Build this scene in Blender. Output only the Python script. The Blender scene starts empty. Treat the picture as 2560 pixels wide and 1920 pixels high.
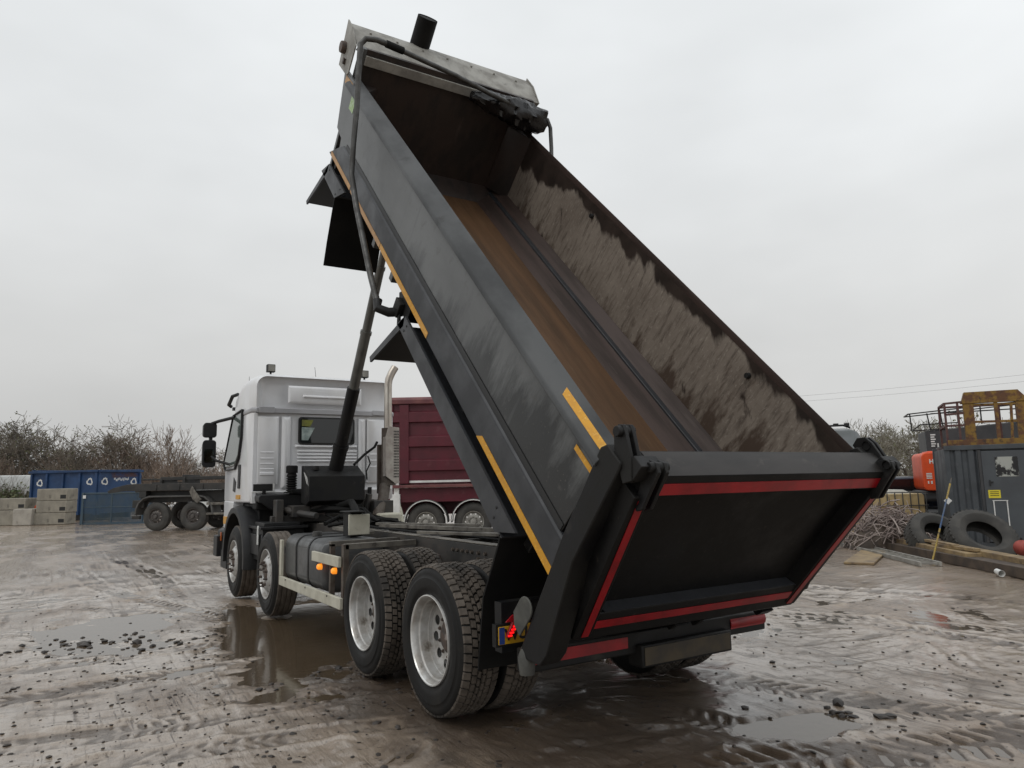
import bpy, bmesh, math, random
import numpy as np
from mathutils import Vector, Matrix
R = math.radians
random.seed(7)
SC = bpy.context.scene
COL = SC.collection

# ------------------------------------------------------------------ camera
def look(yaw, pitch, roll):
    d = Vector((math.sin(yaw)*math.cos(pitch), math.cos(yaw)*math.cos(pitch), math.sin(pitch)))
    r = Vector((math.cos(yaw), -math.sin(yaw), 0)); u = r.cross(d)
    r2 = r*math.cos(roll)+u*math.sin(roll); u2 = -r*math.sin(roll)+u*math.cos(roll)
    return Matrix((r2, u2, -d)).transposed()
cam = bpy.data.cameras.new('camera'); co = bpy.data.objects.new('camera', cam); COL.objects.link(co)
cam.sensor_width = 36; cam.lens = 1803.81/2560*36; cam.clip_end = 2000; cam.clip_start = .05
co.matrix_world = Matrix.Translation((-3.5751, -4.8776, 1.6434)) @ look(.56232, .13409, -.02067).to_4x4()
SC.camera = co
# ------------------------------------------------------------------ world (overcast) and sun
SUN_EL, SUN_AZ = R(52), R(250)
wd = bpy.data.worlds.new('World'); SC.world = wd; wd.use_nodes = True
nt = wd.node_tree; nt.nodes.clear()
def N(t, typ, **k):
    n = t.nodes.new(typ)
    for a, b in k.items():
        if a in n.inputs: n.inputs[a].default_value = b
        else: setattr(n, a, b)
    return n
sky = N(nt, 'ShaderNodeTexSky', sky_type='NISHITA', sun_disc=False, sun_elevation=SUN_EL, sun_rotation=SUN_AZ, air_density=1.0, dust_density=4.0, ozone_density=1.0)
hs = N(nt, 'ShaderNodeHueSaturation', Saturation=.12, Value=.45)
nt.links.new(sky.outputs[0], hs.inputs['Color'])
tc = N(nt, 'ShaderNodeTexCoord'); sep = N(nt, 'ShaderNodeSeparateXYZ')
nt.links.new(tc.outputs['Generated'], sep.inputs[0])
rp = N(nt, 'ShaderNodeValToRGB'); e = rp.color_ramp.elements
e[0].position = 0.0; e[0].color = (.545, .545, .535, 1); e[1].position = .75; e[1].color = (.84, .87, .89, 1)
e2 = rp.color_ramp.elements.new(.16); e2.color = (.625, .63, .625, 1)
e3 = rp.color_ramp.elements.new(.40); e3.color = (.74, .76, .77, 1)
nt.links.new(sep.outputs[2], rp.inputs[0])
mp = N(nt, 'ShaderNodeMapping'); mp.inputs['Scale'].default_value = (1.3, 1.3, 2.8)
nt.links.new(tc.outputs['Generated'], mp.inputs[0])
nz = N(nt, 'ShaderNodeTexNoise', Scale=1.6, Detail=4.0, Roughness=.5); nt.links.new(mp.outputs[0], nz.inputs['Vector'])
mr = N(nt, 'ShaderNodeMapRange'); mr.inputs[1].default_value = .3; mr.inputs[2].default_value = .7; mr.inputs[3].default_value = .90; mr.inputs[4].default_value = 1.08
nt.links.new(nz.outputs[0], mr.inputs[0])
# brighter towards the right of the picture (where the cloud is thinner)
dotn = N(nt, 'ShaderNodeVectorMath', operation='DOT_PRODUCT'); dotn.inputs[1].default_value = (.85, -.5, .15)
nt.links.new(tc.outputs['Generated'], dotn.inputs[0])
mr2 = N(nt, 'ShaderNodeMapRange'); mr2.inputs[1].default_value = -1; mr2.inputs[2].default_value = 1; mr2.inputs[3].default_value = .92; mr2.inputs[4].default_value = 1.06
nt.links.new(dotn.outputs['Value'], mr2.inputs[0])
m1 = N(nt, 'ShaderNodeMath', operation='MULTIPLY'); nt.links.new(mr.outputs[0], m1.inputs[0]); nt.links.new(mr2.outputs[0], m1.inputs[1])
m2 = N(nt, 'ShaderNodeVectorMath', operation='SCALE'); nt.links.new(rp.outputs[0], m2.inputs[0]); nt.links.new(m1.outputs[0], m2.inputs['Scale'])
m3 = N(nt, 'ShaderNodeVectorMath', operation='SCALE'); m3.inputs['Scale'].default_value = 10.0; nt.links.new(m2.outputs[0], m3.inputs[0])
mx = N(nt, 'ShaderNodeMix', data_type='RGBA'); mx.inputs[0].default_value = .92
nt.links.new(hs.outputs[0], mx.inputs[6]); nt.links.new(m3.outputs[0], mx.inputs[7])
bg = N(nt, 'ShaderNodeBackground', Strength=.1); nt.links.new(mx.outputs[2], bg.inputs[0])
wo = N(nt, 'ShaderNodeOutputWorld'); nt.links.new(bg.outputs[0], wo.inputs[0])
sl = bpy.data.lights.new('sun', 'SUN'); sl.energy = .5; sl.angle = R(25); sl.color = (1, .97, .92)
so = bpy.data.objects.new('sun', sl); COL.objects.link(so)
sd = Vector((math.sin(SUN_AZ)*math.cos(SUN_EL), math.cos(SUN_AZ)*math.cos(SUN_EL), math.sin(SUN_EL)))
so.rotation_euler = sd.to_track_quat('Z', 'Y').to_euler(); so.location = (0, 0, 60)
SC.view_settings.view_transform = 'Standard'; SC.view_settings.look = 'None'; SC.view_settings.exposure = 0.22; SC.view_settings.gamma = 1
SC.render.engine = 'CYCLES'; SC.cycles.use_denoising = True; SC.cycles.max_bounces = 6

# ------------------------------------------------------------------ materials
def mat(name, c1, c2=None, sc=3., lo=.4, hi=.6, st=(1, 1, 1), r=.5, r2=None, metal=0., bump=0., bsc=40., coat=0., c3=None, sc3=1., lo3=.5, hi3=.65, st3=(1, 1, 1), emit=0., spec=.5, bst=(1, 1, 1), det=6.):
    m = bpy.data.materials.new(name); m.use_nodes = True; t = m.node_tree
    b = t.nodes['Principled BSDF']; L = t.links.new
    b.inputs['Roughness'].default_value = r; b.inputs['Metallic'].default_value = metal
    b.inputs['Coat Weight'].default_value = coat; b.inputs['Coat Roughness'].default_value = .08; b.inputs['Specular IOR Level'].default_value = spec
    b.inputs['Base Color'].default_value = (*c1, 1)
    if emit: b.inputs['Emission Color'].default_value = (*c1, 1); b.inputs['Emission Strength'].default_value = emit
    tx = None
    def noise(scale, stretch, d=det, rough=.6):
        nonlocal tx
        if tx is None: tx = N(t, 'ShaderNodeTexCoord')
        mpn = N(t, 'ShaderNodeMapping'); mpn.inputs['Scale'].default_value = stretch; L(tx.outputs['Object'], mpn.inputs[0])
        n = N(t, 'ShaderNodeTexNoise', Scale=scale, Detail=d, Roughness=rough); L(mpn.outputs[0], n.inputs['Vector']); return n
    def rng(n, a, bb):
        q = N(t, 'ShaderNodeMapRange'); q.inputs[1].default_value = a; q.inputs[2].default_value = bb; L(n.outputs[0], q.inputs[0]); return q
    col = None
    if c2 is not None:
        q = rng(noise(sc, st), lo, hi)
        mxn = N(t, 'ShaderNodeMix', data_type='RGBA'); mxn.inputs[6].default_value = (*c1, 1); mxn.inputs[7].default_value = (*c2, 1); L(q.outputs[0], mxn.inputs[0]); col = mxn.outputs[2]
        if r2 is not None:
            f = N(t, 'ShaderNodeMix', data_type='FLOAT'); f.inputs[2].default_value = r; f.inputs[3].default_value = r2; L(q.outputs[0], f.inputs[0]); L(f.outputs[0], b.inputs['Roughness'])
    if c3 is not None:
        q = rng(noise(sc3, st3), lo3, hi3)
        mxn = N(t, 'ShaderNodeMix', data_type='RGBA'); mxn.inputs[6].default_value = (*c1, 1); mxn.inputs[7].default_value = (*c3, 1); L(q.outputs[0], mxn.inputs[0])
        if col is not None: L(col, mxn.inputs[6])
        col = mxn.outputs[2]
    if col is not None: L(col, b.inputs['Base Color'])
    if bump:
        n = noise(bsc, bst); bp = N(t, 'ShaderNodeBump', Strength=.5, Distance=bump); L(n.outputs[0], bp.inputs['Height']); L(bp.outputs[0], b.inputs['Normal'])
    return m
MT = {}
MT['black'] = mat('black_satin_paint', (.006, .006, .007), (.013, .0125, .0115), sc=4, r=.45, r2=.65, spec=.3, c3=(.035, .032, .028), sc3=5, lo3=.62, hi3=.75, bump=.0015, bsc=60)
MT['gate'] = mat('black_tailgate_paint', (.0045, .0045, .005), (.009, .0085, .008), sc=2.5, r=.42, r2=.65, spec=.25, c3=(.040, .034, .028), sc3=30, lo3=.64, hi3=.74, bump=.001, bsc=50)
MT['rubber'] = mat('black_rubber', (.005, .005, .005), (.009, .0085, .008), sc=5, r=.75, spec=.25)
MT['plastic'] = mat('black_plastic', (.010, .010, .0115), (.016, .016, .016), sc=8, r=.5, spec=.4)
MT['panel'] = mat('grey_side_paint', (.058, .062, .063), (.042, .045, .046), sc=1.2, lo=.35, hi=.65, st=(1, .7, 1.6), r=.36, r2=.5, c3=(.02, .021, .021), sc3=2.2, lo3=.57, hi3=.62, st3=(1, 3.0, .35), bump=.0007, bsc=90)
MT['railp'] = mat('grey_rail_paint', (.078, .081, .083), (.044, .046, .048), sc=1.6, lo=.38, hi=.6, st=(1, .6, 1), r=.42, r2=.6, spec=.3, c3=(.03, .03, .03), sc3=3, lo3=.6, hi3=.72, st3=(1, 1, 1), bump=.001, bsc=70)
MT['sill'] = mat('slate_sill_paint', (.034, .036, .041), (.025, .0265, .030), sc=3, r=.42, r2=.55, c3=(.09, .092, .095), sc3=26, lo3=.68, hi3=.80, bump=.001, bsc=80)
MT['floor'] = mat('rusty_floor_steel', (.118, .064, .033), (.066, .038, .021), sc=2.0, lo=.35, hi=.7, st=(4, .35, 1), r=.5, r2=.62, spec=.25, c3=(.13, .088, .05), sc3=10, lo3=.58, hi3=.85, st3=(5, .3, 1), bump=.002, bsc=30, bst=(4, .4, 1))
MT['chamf'] = mat('worn_purple_steel', (.060, .040, .034), (.036, .025, .021), sc=2, st=(4, .3, 3), r=.45, r2=.6, spec=.25, c3=(.085, .066, .056), sc3=9, lo3=.6, hi3=.8, st3=(5, .25, 4), bump=.002, bsc=30, bst=(4, .4, 3))
MT['hboard'] = mat('dark_headboard_steel', (.036, .025, .021), (.018, .0135, .012), sc=2.0, lo=.45, hi=.56, st=(1.5, 1, .7), r=.4, r2=.55, c3=(.075, .058, .05), sc3=5, lo3=.6, hi3=.8, st3=(2, 1, .5), bump=.002, bsc=25)
MT['alu'] = mat('weathered_aluminium', (.33, .32, .29), (.22, .21, .19), sc=5, r=.5, r2=.65, metal=.15, c3=(.12, .11, .10), sc3=9, lo3=.6, hi3=.8)
MT['steelp'] = mat('grey_arm_tube', (.085, .085, .082), (.05, .048, .045), sc=9, r=.4, r2=.55, metal=.3)
MT['silver'] = mat('silver_cab_paint', (.78, .785, .80), (.72, .725, .74), sc=1.5, r=.34, r2=.4, metal=.1, coat=.35, c3=(.64, .625, .60), sc3=2.5, lo3=.5, hi3=.85, st3=(1, 1, .4))
MT['silver2'] = mat('silver_roof_band', (.40, .40, .415), (.36, .36, .37), sc=3, r=.42, metal=.3)
MT['glass'] = mat('dark_glass', (.012, .014, .015), r=.06, spec=.7)
MT['sglass'] = mat('pale_side_glass', (.10, .125, .115), r=.05, spec=.8)
MT['mirror'] = mat('mirror_glass', (.50, .66, .62), r=.06, metal=1.)
MT['tyre'] = mat('tyre_rubber', (.0065, .0065, .0065), (.012, .0115, .011), sc=4, r=.5, r2=.68, spec=.26, c3=(.024, .021, .018), sc3=3, lo3=.55, hi3=.8, bump=.002, bsc=35)
MT['tread'] = mat('muddy_tread', (.075, .061, .049), (.125, .104, .085), sc=7, r=.75, c3=(.028, .024, .02), sc3=3, lo3=.5, hi3=.65, bump=.003, bsc=60)
MT['tyref'] = mat('old_tyre', (.040, .038, .035), (.06, .056, .05), sc=4, r=.8, bump=.003, bsc=25)
MT['rim'] = mat('wheel_alloy', (.54, .54, .53), (.34, .32, .295), sc=6, r=.38, r2=.55, metal=.45, c3=(.13, .11, .09), sc3=7, lo3=.58, hi3=.68)
MT['rimlip'] = mat('polished_rim_edge', (.78, .78, .76), (.55, .54, .52), sc=9, r=.28, metal=.6)
MT['hub'] = mat('rusty_hub', (.10, .07, .055), (.05, .042, .038), sc=18, r=.65, c3=(.30, .27, .25), sc3=11, lo3=.58, hi3=.7)
MT['chassis'] = mat('chassis_paint', (.032, .031, .030), (.06, .052, .045), sc=3, r=.5, r2=.7, c3=(.10, .088, .075), sc3=6, lo3=.6, hi3=.75)
MT['dust'] = mat('dusty_steel', (.18, .165, .14), (.10, .09, .078), sc=6, r=.6, r2=.75, c3=(.055, .048, .04), sc3=12, lo3=.58, hi3=.7)
MT['brownp'] = mat('rusty_brown_steel', (.060, .042, .033), (.10, .085, .07), sc=8, r=.65)
MT['cream'] = mat('cream_guard_paint', (.55, .53, .44), (.44, .42, .34), sc=4, r=.5, c3=(.26, .23, .18), sc3=16, lo3=.68, hi3=.78)
MT['tank'] = mat('grey_fuel_tank', (.075, .078, .08), (.055, .056, .056), sc=4, r=.3, r2=.45, c3=(.12, .11, .10), sc3=9, lo3=.6, hi3=.8)
MT['chrome'] = mat('stained_chrome', (.62, .58, .52), (.46, .41, .36), sc=5, st=(1, 1, .4), r=.3, r2=.45, metal=.8)
MT['shield'] = mat('pale_heat_shield', (.46, .43, .39), (.34, .30, .27), sc=7, r=.45, metal=.4)
MT['ram'] = mat('grey_ram', (.10, .10, .094), (.15, .148, .138), sc=5, st=(1, 1, .4), r=.35, r2=.5, metal=.4)
MT['yellow'] = mat('yellow_tape', (.62, .30, .012), (.55, .26, .02), sc=20, r=.4, c3=(.75, .45, .08), sc3=45, lo3=.56, hi3=.7)
MT['peach'] = mat('peach_tape', (.50, .27, .085), (.42, .22, .07), sc=9, r=.45, c3=(.30, .17, .07), sc3=25, lo3=.62, hi3=.72)
MT['redtape'] = mat('red_tape', (.34, .006, .012), (.22, .005, .009), sc=5, r=.35, c3=(.05, .01, .01), sc3=16, lo3=.68, hi3=.8)
MT['sticker'] = mat('pale_sticker', (.45, .55, .40), (.25, .42, .10), sc=30, r=.5)
MT['amber'] = mat('amber_lamp', (1., .30, .02), r=.2, emit=.6)
MT['redlamp'] = mat('red_lamp', (1., .01, .012), r=.2, emit=1.0)
MT['orangel'] = mat('unlit_orange_lens', (.42, .10, .02), r=.35)
MT['plate'] = mat('yellow_plate', (.50, .28, .012), r=.4)
MT['blueb'] = mat('blue_plate_band', (.02, .05, .2), r=.4)
MT['ink'] = mat('black_ink', (.01, .01, .01), r=.5)
MT['white'] = mat('white_paint', (.72, .72, .70), (.6, .6, .58), sc=5, r=.5)
MT['tarp'] = mat('black_tarpaulin', (.008, .008, .009), r=.24, bump=.03, bsc=9)
MT['dbrown'] = mat('brown_beam', (.06, .045, .025), (.035, .028, .02), sc=6, r=.6)
MT['latch'] = mat('grey_green_steel', (.085, .085, .075), (.055, .055, .05), sc=12, r=.55)

def body_mat(name, kind):
    m = bpy.data.materials.new(name); m.use_nodes = True; t = m.node_tree; L = t.links.new; b = t.nodes['Principled BSDF']
    tx = N(t, 'ShaderNodeTexCoord'); sp = N(t, 'ShaderNodeSeparateXYZ'); L(tx.outputs['Object'], sp.inputs[0])
    def noi(s, st, d=5., rough=.6):
        q = N(t, 'ShaderNodeMapping'); q.inputs['Scale'].default_value = st; L(tx.outputs['Object'], q.inputs[0])
        n = N(t, 'ShaderNodeTexNoise', Scale=s, Detail=d, Roughness=rough); L(q.outputs[0], n.inputs['Vector']); return n.outputs[0]
    def ma(op, a, c, e=None):
        q = N(t, 'ShaderNodeMath', operation=op)
        for i, w in enumerate((a, c, e)):
            if w is None: continue
            if isinstance(w, (int, float)): q.inputs[i].default_value = w
            else: L(w, q.inputs[i])
        return q.outputs[0]
    def rmp(s, a, c, o0=0., o1=1.):
        q = N(t, 'ShaderNodeMapRange'); q.inputs[1].default_value = a; q.inputs[2].default_value = c; q.inputs[3].default_value = o0; q.inputs[4].default_value = o1; L(s, q.inputs[0]); return q.outputs[0]
    def mixc(f, a, c):
        q = N(t, 'ShaderNodeMix', data_type='RGBA')
        for k, w in ((6, a), (7, c)):
            if isinstance(w, tuple): q.inputs[k].default_value = (*w, 1)
            else: L(w, q.inputs[k])
        L(f, q.inputs[0]); return q.outputs[2]
    u, w = sp.outputs[1], sp.outputs[2]
    if kind == 'wall':
        yw = ma('SUBTRACT', ma('MULTIPLY', u, .695), ma('MULTIPLY', w, .719)); zw = ma('ADD', ma('MULTIPLY', u, .719), ma('MULTIPLY', w, .695))
        cv = N(t, 'ShaderNodeCombineXYZ'); L(yw, cv.inputs[0]); L(zw, cv.inputs[1])
        def noiv(s, sx, sy, d=5., rough=.6):
            q = N(t, 'ShaderNodeMapping'); q.inputs['Scale'].default_value = (sx, sy, 1); L(cv.outputs[0], q.inputs[0])
            n = N(t, 'ShaderNodeTexNoise', Scale=s, Detail=d, Roughness=rough); L(q.outputs[0], n.inputs['Vector']); return n.outputs[0]
        c = mixc(rmp(noi(1.2, (1, 1.3, 1.6), 8., .65), .35, .65), (.245, .207, .170), (.155, .125, .100))
        c = mixc(rmp(noi(4.0, (1, 6., .9), 7., .72), .50, .66), c, (.085, .065, .051))
        c = mixc(rmp(noi(22., (1, 2., 1.), 5., .7), .56, .72), c, (.31, .27, .225))
        low = ma('ADD', rmp(w, 1.85, 2.15, .15, .0), rmp(u, .3, 2.6, .08, -.08))
        st = rmp(ma('ADD', noi(1.3, (1, 3.2, 1.2), 7., .65), low), .58, .68); c = mixc(st, c, (.062, .040, .027))
        edge = ma('ADD', w, ma('MULTIPLY', ma('SUBTRACT', noiv(1.0, 5.5, .8, 6.), .5), .34)); edge = ma('ADD', edge, ma('MULTIPLY', ma('SUBTRACT', noi(1.0, (1, 1.3, .9), 3.), .5), .5))
        edge = ma('ADD', edge, rmp(u, 3.4, 5.6, .0, .26)); edge = ma('ADD', edge, rmp(u, .35, -.1, 0., .10))
        wet = rmp(edge, 2.50, 2.545); pat = rmp(noiv(1.0, 4.2, 1.5, 5.), .64, .69)
        wet = ma('MAXIMUM', wet, pat)
        c = mixc(wet, c, mixc(rmp(noi(4., (1, 1, 1)), .4, .6), (.024, .018, .015), (.040, .029, .024)))
        L(rmp(wet, 0, 1, .75, .34), b.inputs['Roughness'])
    else:
        c = mixc(rmp(noi(1.0, (1, .7, 1.6)), .35, .65), (.118, .122, .122), (.074, .077, .078))
        lowr = ma('ADD', rmp(u, 3.4, .2, -.24, .12), rmp(w, 2.03, 2.52, .17, -.12))
        n = noi(1.0, (1, 4.2, 1.1), 7., .66); wet = rmp(ma('ADD', n, lowr), .42, .60)
        c = mixc(wet, c, (.011, .0115, .0115)); c = mixc(rmp(noi(9., (1, 1, 1)), .60, .78), c, (.055, .052, .048))
        c = mixc(rmp(noi(1., (1, 8., .5), 5.), .62, .78), c, (.07, .073, .074)); c = mixc(rmp(noi(40., (1, 1, 1), 3.), .66, .74), c, (.085, .078, .07))
        L(rmp(wet, 0, 1, .42, .30), b.inputs['Roughness'])
    L(c, b.inputs['Base Color'])
    bp0 = N(t, 'ShaderNodeBump', Strength=.35, Distance=.03); L(noi(1.6, (1, 1, 1.4), 2., .4), bp0.inputs['Height'])
    bp = N(t, 'ShaderNodeBump', Strength=.4, Distance=.0015); L(noi(60., (1, 1, 1)), bp.inputs['Height']); L(bp0.outputs[0], bp.inputs['Normal']); L(bp.outputs[0], b.inputs['Normal'])
    return m
MT['panel'] = body_mat('grey_side_paint_wet', 'panel')
MT['wall'] = body_mat('dried_mud_on_steel', 'wall')
# ------------------------------------------------------------------ helpers
class MB:
    def __init__(s): s.v = []; s.f = []; s.m = []
    def add(s, vs, fs, mi=0):
        o = len(s.v); s.v += [tuple(p) for p in vs]
        for q in fs: s.f.append([o+i for i in q]); s.m.append(mi)
        return s
    def box(s, x0, x1, y0, y1, z0, z1, mi=0):
        return s.add([(x, y, z) for z in (z0, z1) for y in (y0, y1) for x in (x0, x1)], [(0, 2, 3, 1), (4, 5, 7, 6), (0, 1, 5, 4), (2, 6, 7, 3), (0, 4, 6, 2), (1, 3, 7, 5)], mi)
    def hexa(s, a, b, mi=0):       # two quads, joined
        return s.add(list(a)+list(b), [(3, 2, 1, 0), (4, 5, 6, 7), (0, 1, 5, 4), (1, 2, 6, 5), (2, 3, 7, 6), (3, 0, 4, 7)], mi)
    def prism(s, poly, ax, a0, a1, mi=0):   # poly in the two other axes (cyclic order kept)
        def P(p, a):
            return {'x': (a, p[0], p[1]), 'y': (p[0], a, p[1]), 'z': (p[0], p[1], a)}[ax]
        n = len(poly); vs = [P(p, a0) for p in poly]+[P(p, a1) for p in poly]
        return s.add(vs, [tuple(range(n))[::-1], tuple(range(n, 2*n))]+[(i, (i+1) % n, n+(i+1) % n, n+i) for i in range(n)], mi)
    def loft(s, loops, mi=0, caps=True):
        n = len(loops[0]); vs = [p for l in loops for p in l]; fs = []
        for k in range(len(loops)-1):
            fs += [(k*n+i, k*n+(i+1) % n, (k+1)*n+(i+1) % n, (k+1)*n+i) for i in range(n)]
        if caps: fs += [tuple(range(n))[::-1], tuple(range((len(loops)-1)*n, len(loops)*n))]
        return s.add(vs, fs, mi)
    def tube(s, path, r, n=8, mi=0, caps=True):
        path = [Vector(p) for p in path]; loops = []; prev = None
        for i, p in enumerate(path):
            a = path[max(i-1, 0)]; b = path[min(i+1, len(path)-1)]; t = (b-a).normalized()
            if prev is None:
                ref = Vector((0, 0, 1)) if abs(t.z) < .9 else Vector((1, 0, 0)); u = t.cross(ref).normalized()
            else: u = (prev-t*prev.dot(t)).normalized()
            prev = u; w = t.cross(u); rr = r[i] if isinstance(r, (list, tuple)) else r
            loops.append([p+(u*math.cos(2*math.pi*k/n)+w*math.sin(2*math.pi*k/n))*rr for k in range(n)])
        return s.loft(loops, mi, caps)
    def beam(s, p, q, w, h, up=(0, 0, 1), mi=0):
        p = Vector(p); q = Vector(q); t = (q-p).normalized(); up = Vector(up)
        if abs(t.dot(up)) > .95: up = Vector((1, 0, 0)) if abs(t.x) < .9 else Vector((0, 1, 0))
        sd = t.cross(up).normalized(); u = sd.cross(t)
        c = [sd*w/2+u*h/2, -sd*w/2+u*h/2, -sd*w/2-u*h/2, sd*w/2-u*h/2]
        return s.hexa([p+k for k in c], [q+k for k in c], mi)
    def lathe(s, prof, n=48, c=(0, 0, 0), mi=0, sx=1, closed=False):  # around x; prof = (r, a)
        vs = []; m = len(prof)
        for k in range(n):
            t = 2*math.pi*k/n; cs, sn = math.cos(t), math.sin(t)
            vs += [(c[0]+sx*a, c[1]+r*cs, c[2]+r*sn) for r, a in prof]
        fs = []
        for k in range(n):
            k2 = (k+1) % n
            for j in range(m if closed else m-1):
                j2 = (j+1) % m
                fs.append((k*m+j, k*m+j2, k2*m+j2, k2*m+j))
        return s.add(vs, fs, mi)
    def sheet(s, path, x0, x1, th, mi=0):   # folded sheet: path in (y, z), extruded in x, thickness th
        n = len(path); P = [Vector((a, b)) for a, b in path]; off = []
        for i in range(n):
            a = P[max(i-1, 0)]; b = P[min(i+1, n-1)]; t = (b-a).normalized(); off.append(Vector((-t.y, t.x))*th)
        loops = [[(x0, p.x, p.y), (x1, p.x, p.y), (x1, p.x+o.x, p.y+o.y), (x0, p.x+o.x, p.y+o.y)] for p, o in zip(P, off)]
        return s.loft(loops, mi)
    def build(s, name, mats, parent=None, bevel=0., smooth=True, rot=None, loc=None, ang=40, seg=2, recalc=True):
        me = bpy.data.meshes.new(name); me.from_pydata(s.v, [], s.f)
        if not isinstance(mats, (list, tuple)): mats = [mats]
        for m in mats: me.materials.append(MT[m] if isinstance(m, str) else m)
        if len(mats) > 1: me.polygons.foreach_set('material_index', s.m)
        if recalc:
            bm = bmesh.new(); bm.from_mesh(me); bmesh.ops.recalc_face_normals(bm, faces=bm.faces); bm.to_mesh(me); bm.free()
        if smooth:
            me.polygons.foreach_set('use_smooth', [True]*len(me.polygons))
            me.set_sharp_from_angle(angle=R(ang))
        o = bpy.data.objects.new(name, me); COL.objects.link(o)
        if parent: o.parent = parent
        if rot: o.rotation_euler = rot
        if loc: o.location = loc
        if bevel:
            b = o.modifiers.new('bevel', 'BEVEL'); b.width = bevel; b.segments = seg; b.limit_method = 'ANGLE'; b.angle_limit = R(35); b.use_clamp_overlap = True
        return o
def tag(o, label=None, cat=None, group=None, kind=None):
    for k, v in (('label', label), ('category', cat), ('group', group), ('kind', kind)):
        if v: o[k] = v
    return o
def empty(name, loc=(0, 0, 0), parent=None, rz=0., label=None, cat=None, group=None):
    o = bpy.data.objects.new(name, None); COL.objects.link(o); o.location = loc; o.rotation_euler = (0, 0, rz); o.empty_display_size = .2
    if parent: o.parent = parent
    return tag(o, label, cat, group)
def copy_tree(o, parent=None):
    c = o.copy(); COL.objects.link(c); c.parent = parent
    for ch in list(o.children): copy_tree(ch, c)
    return c
def text_mesh(body, size, name, m, parent=None, matrix=None, ext=.002, align='CENTER', bold=0.):
    cu = bpy.data.curves.new(name, 'FONT'); cu.body = body; cu.size = size; cu.extrude = ext; cu.align_x = align; cu.align_y = 'CENTER'; cu.offset = bold
    t = bpy.data.objects.new(name, cu); COL.objects.link(t)
    me = bpy.data.meshes.new_from_object(t.evaluated_get(bpy.context.evaluated_depsgraph_get())); bpy.data.objects.remove(t)
    me.materials.clear(); me.materials.append(MT[m])
    o = bpy.data.objects.new(name, me); COL.objects.link(o)
    if parent: o.parent = parent
    if matrix: o.matrix_local = matrix
    return o
def frame_mat(org, xd, yd):      # local x -> xd, local y -> yd
    x = Vector(xd).normalized(); y = Vector(yd); y = (y-x*y.dot(x)).normalized(); z = x.cross(y)
    m = Matrix((x, y, z)).transposed().to_4x4(); m.translation = Vector(org); return m

# ------------------------------------------------------------------ ground
def vnoise(x, y, seed):
    xi = np.floor(x).astype(np.int64); yi = np.floor(y).astype(np.int64); fx = x-xi; fy = y-yi
    fx = fx*fx*fx*(fx*(fx*6-15)+10); fy = fy*fy*fy*(fy*(fy*6-15)+10)
    def h(a, b):
        n = (a*374761393+b*668265263+seed*1442695041) & 0x7fffffff
        n = ((n ^ (n >> 13))*1274126177) & 0x7fffffff
        return ((n ^ (n >> 16)) & 0xffff)/32767.5-1
    return (h(xi, yi)*(1-fx)+h(xi+1, yi)*fx)*(1-fy)+(h(xi, yi+1)*(1-fx)+h(xi+1, yi+1)*fx)*fy
def fbm(x, y, seed, o=4):
    s = 0; a = 1
    for k in range(o): s = s+a*vnoise(x, y, seed+k); x = x*2.03+7.1; y = y*2.03+3.3; a *= .5
    return s
def sstep(a, b, x):
    t = np.clip((x-a)/(b-a), 0, 1); return t*t*(3-2*t)
# rutted lanes: (x0, y0, x1, y1, bend, width, depth, tread pitch, tread height, lug slant)
LANES = [(-4.6, 2.15, -.9, 2.35, .25, .30, .016, .13, .016, .8), (-4.8, 3.2, -1.7, 3.5, .15, .28, .012, .12, .012, -.7), (-4.6, 1.35, -1.2, 1.0, -.2, .32, .014, .10, .009, .3),
         (-.4, -1.75, 2.2, -2.8, .05, .42, .018, .15, .020, .5), (.9, .75, 2.2, -3.0, -.15, .34, .016, .14, .018, -.8), (3.6, 1.2, 4.1, -1.9, .4, .34, .012, .13, .014, .7),
         (.2, -.9, .9, -3.2, .0, .30, .010, .11, .010, .6), (-2.3, 15., -2.0, 7., .3, .32, .016, .16, .016, .7), (-4.6, 12., 1.0, 19., -.6, .34, .016, .2, .016, -.6), (-3.0, 12., -1.6, 5.2, -.3, .3, .014, .14, .014, .7),
         (-3.4, 7.5, -.9, 2.8, .3, .28, .010, .12, .008, .5), (2.6, 3.2, 5.2, -1.6, .2, .32, .012, .14, .014, .7), (-4.2, .5, -.9, -.1, .1, .26, .008, .1, .007, -.6), (5.2, 3.6, 7.2, -1.8, .3, .34, .014, .15, .015, .7),
         (-6., 8.5, 0., 11., .4, .34, .014, .16, .014, .6), (-5.5, 18., 1., 24., .8, .4, .02, .2, .01, .5), (-6, 15., 2., 14.5, .8, .4, .016, .2, .01, .5)]
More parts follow.
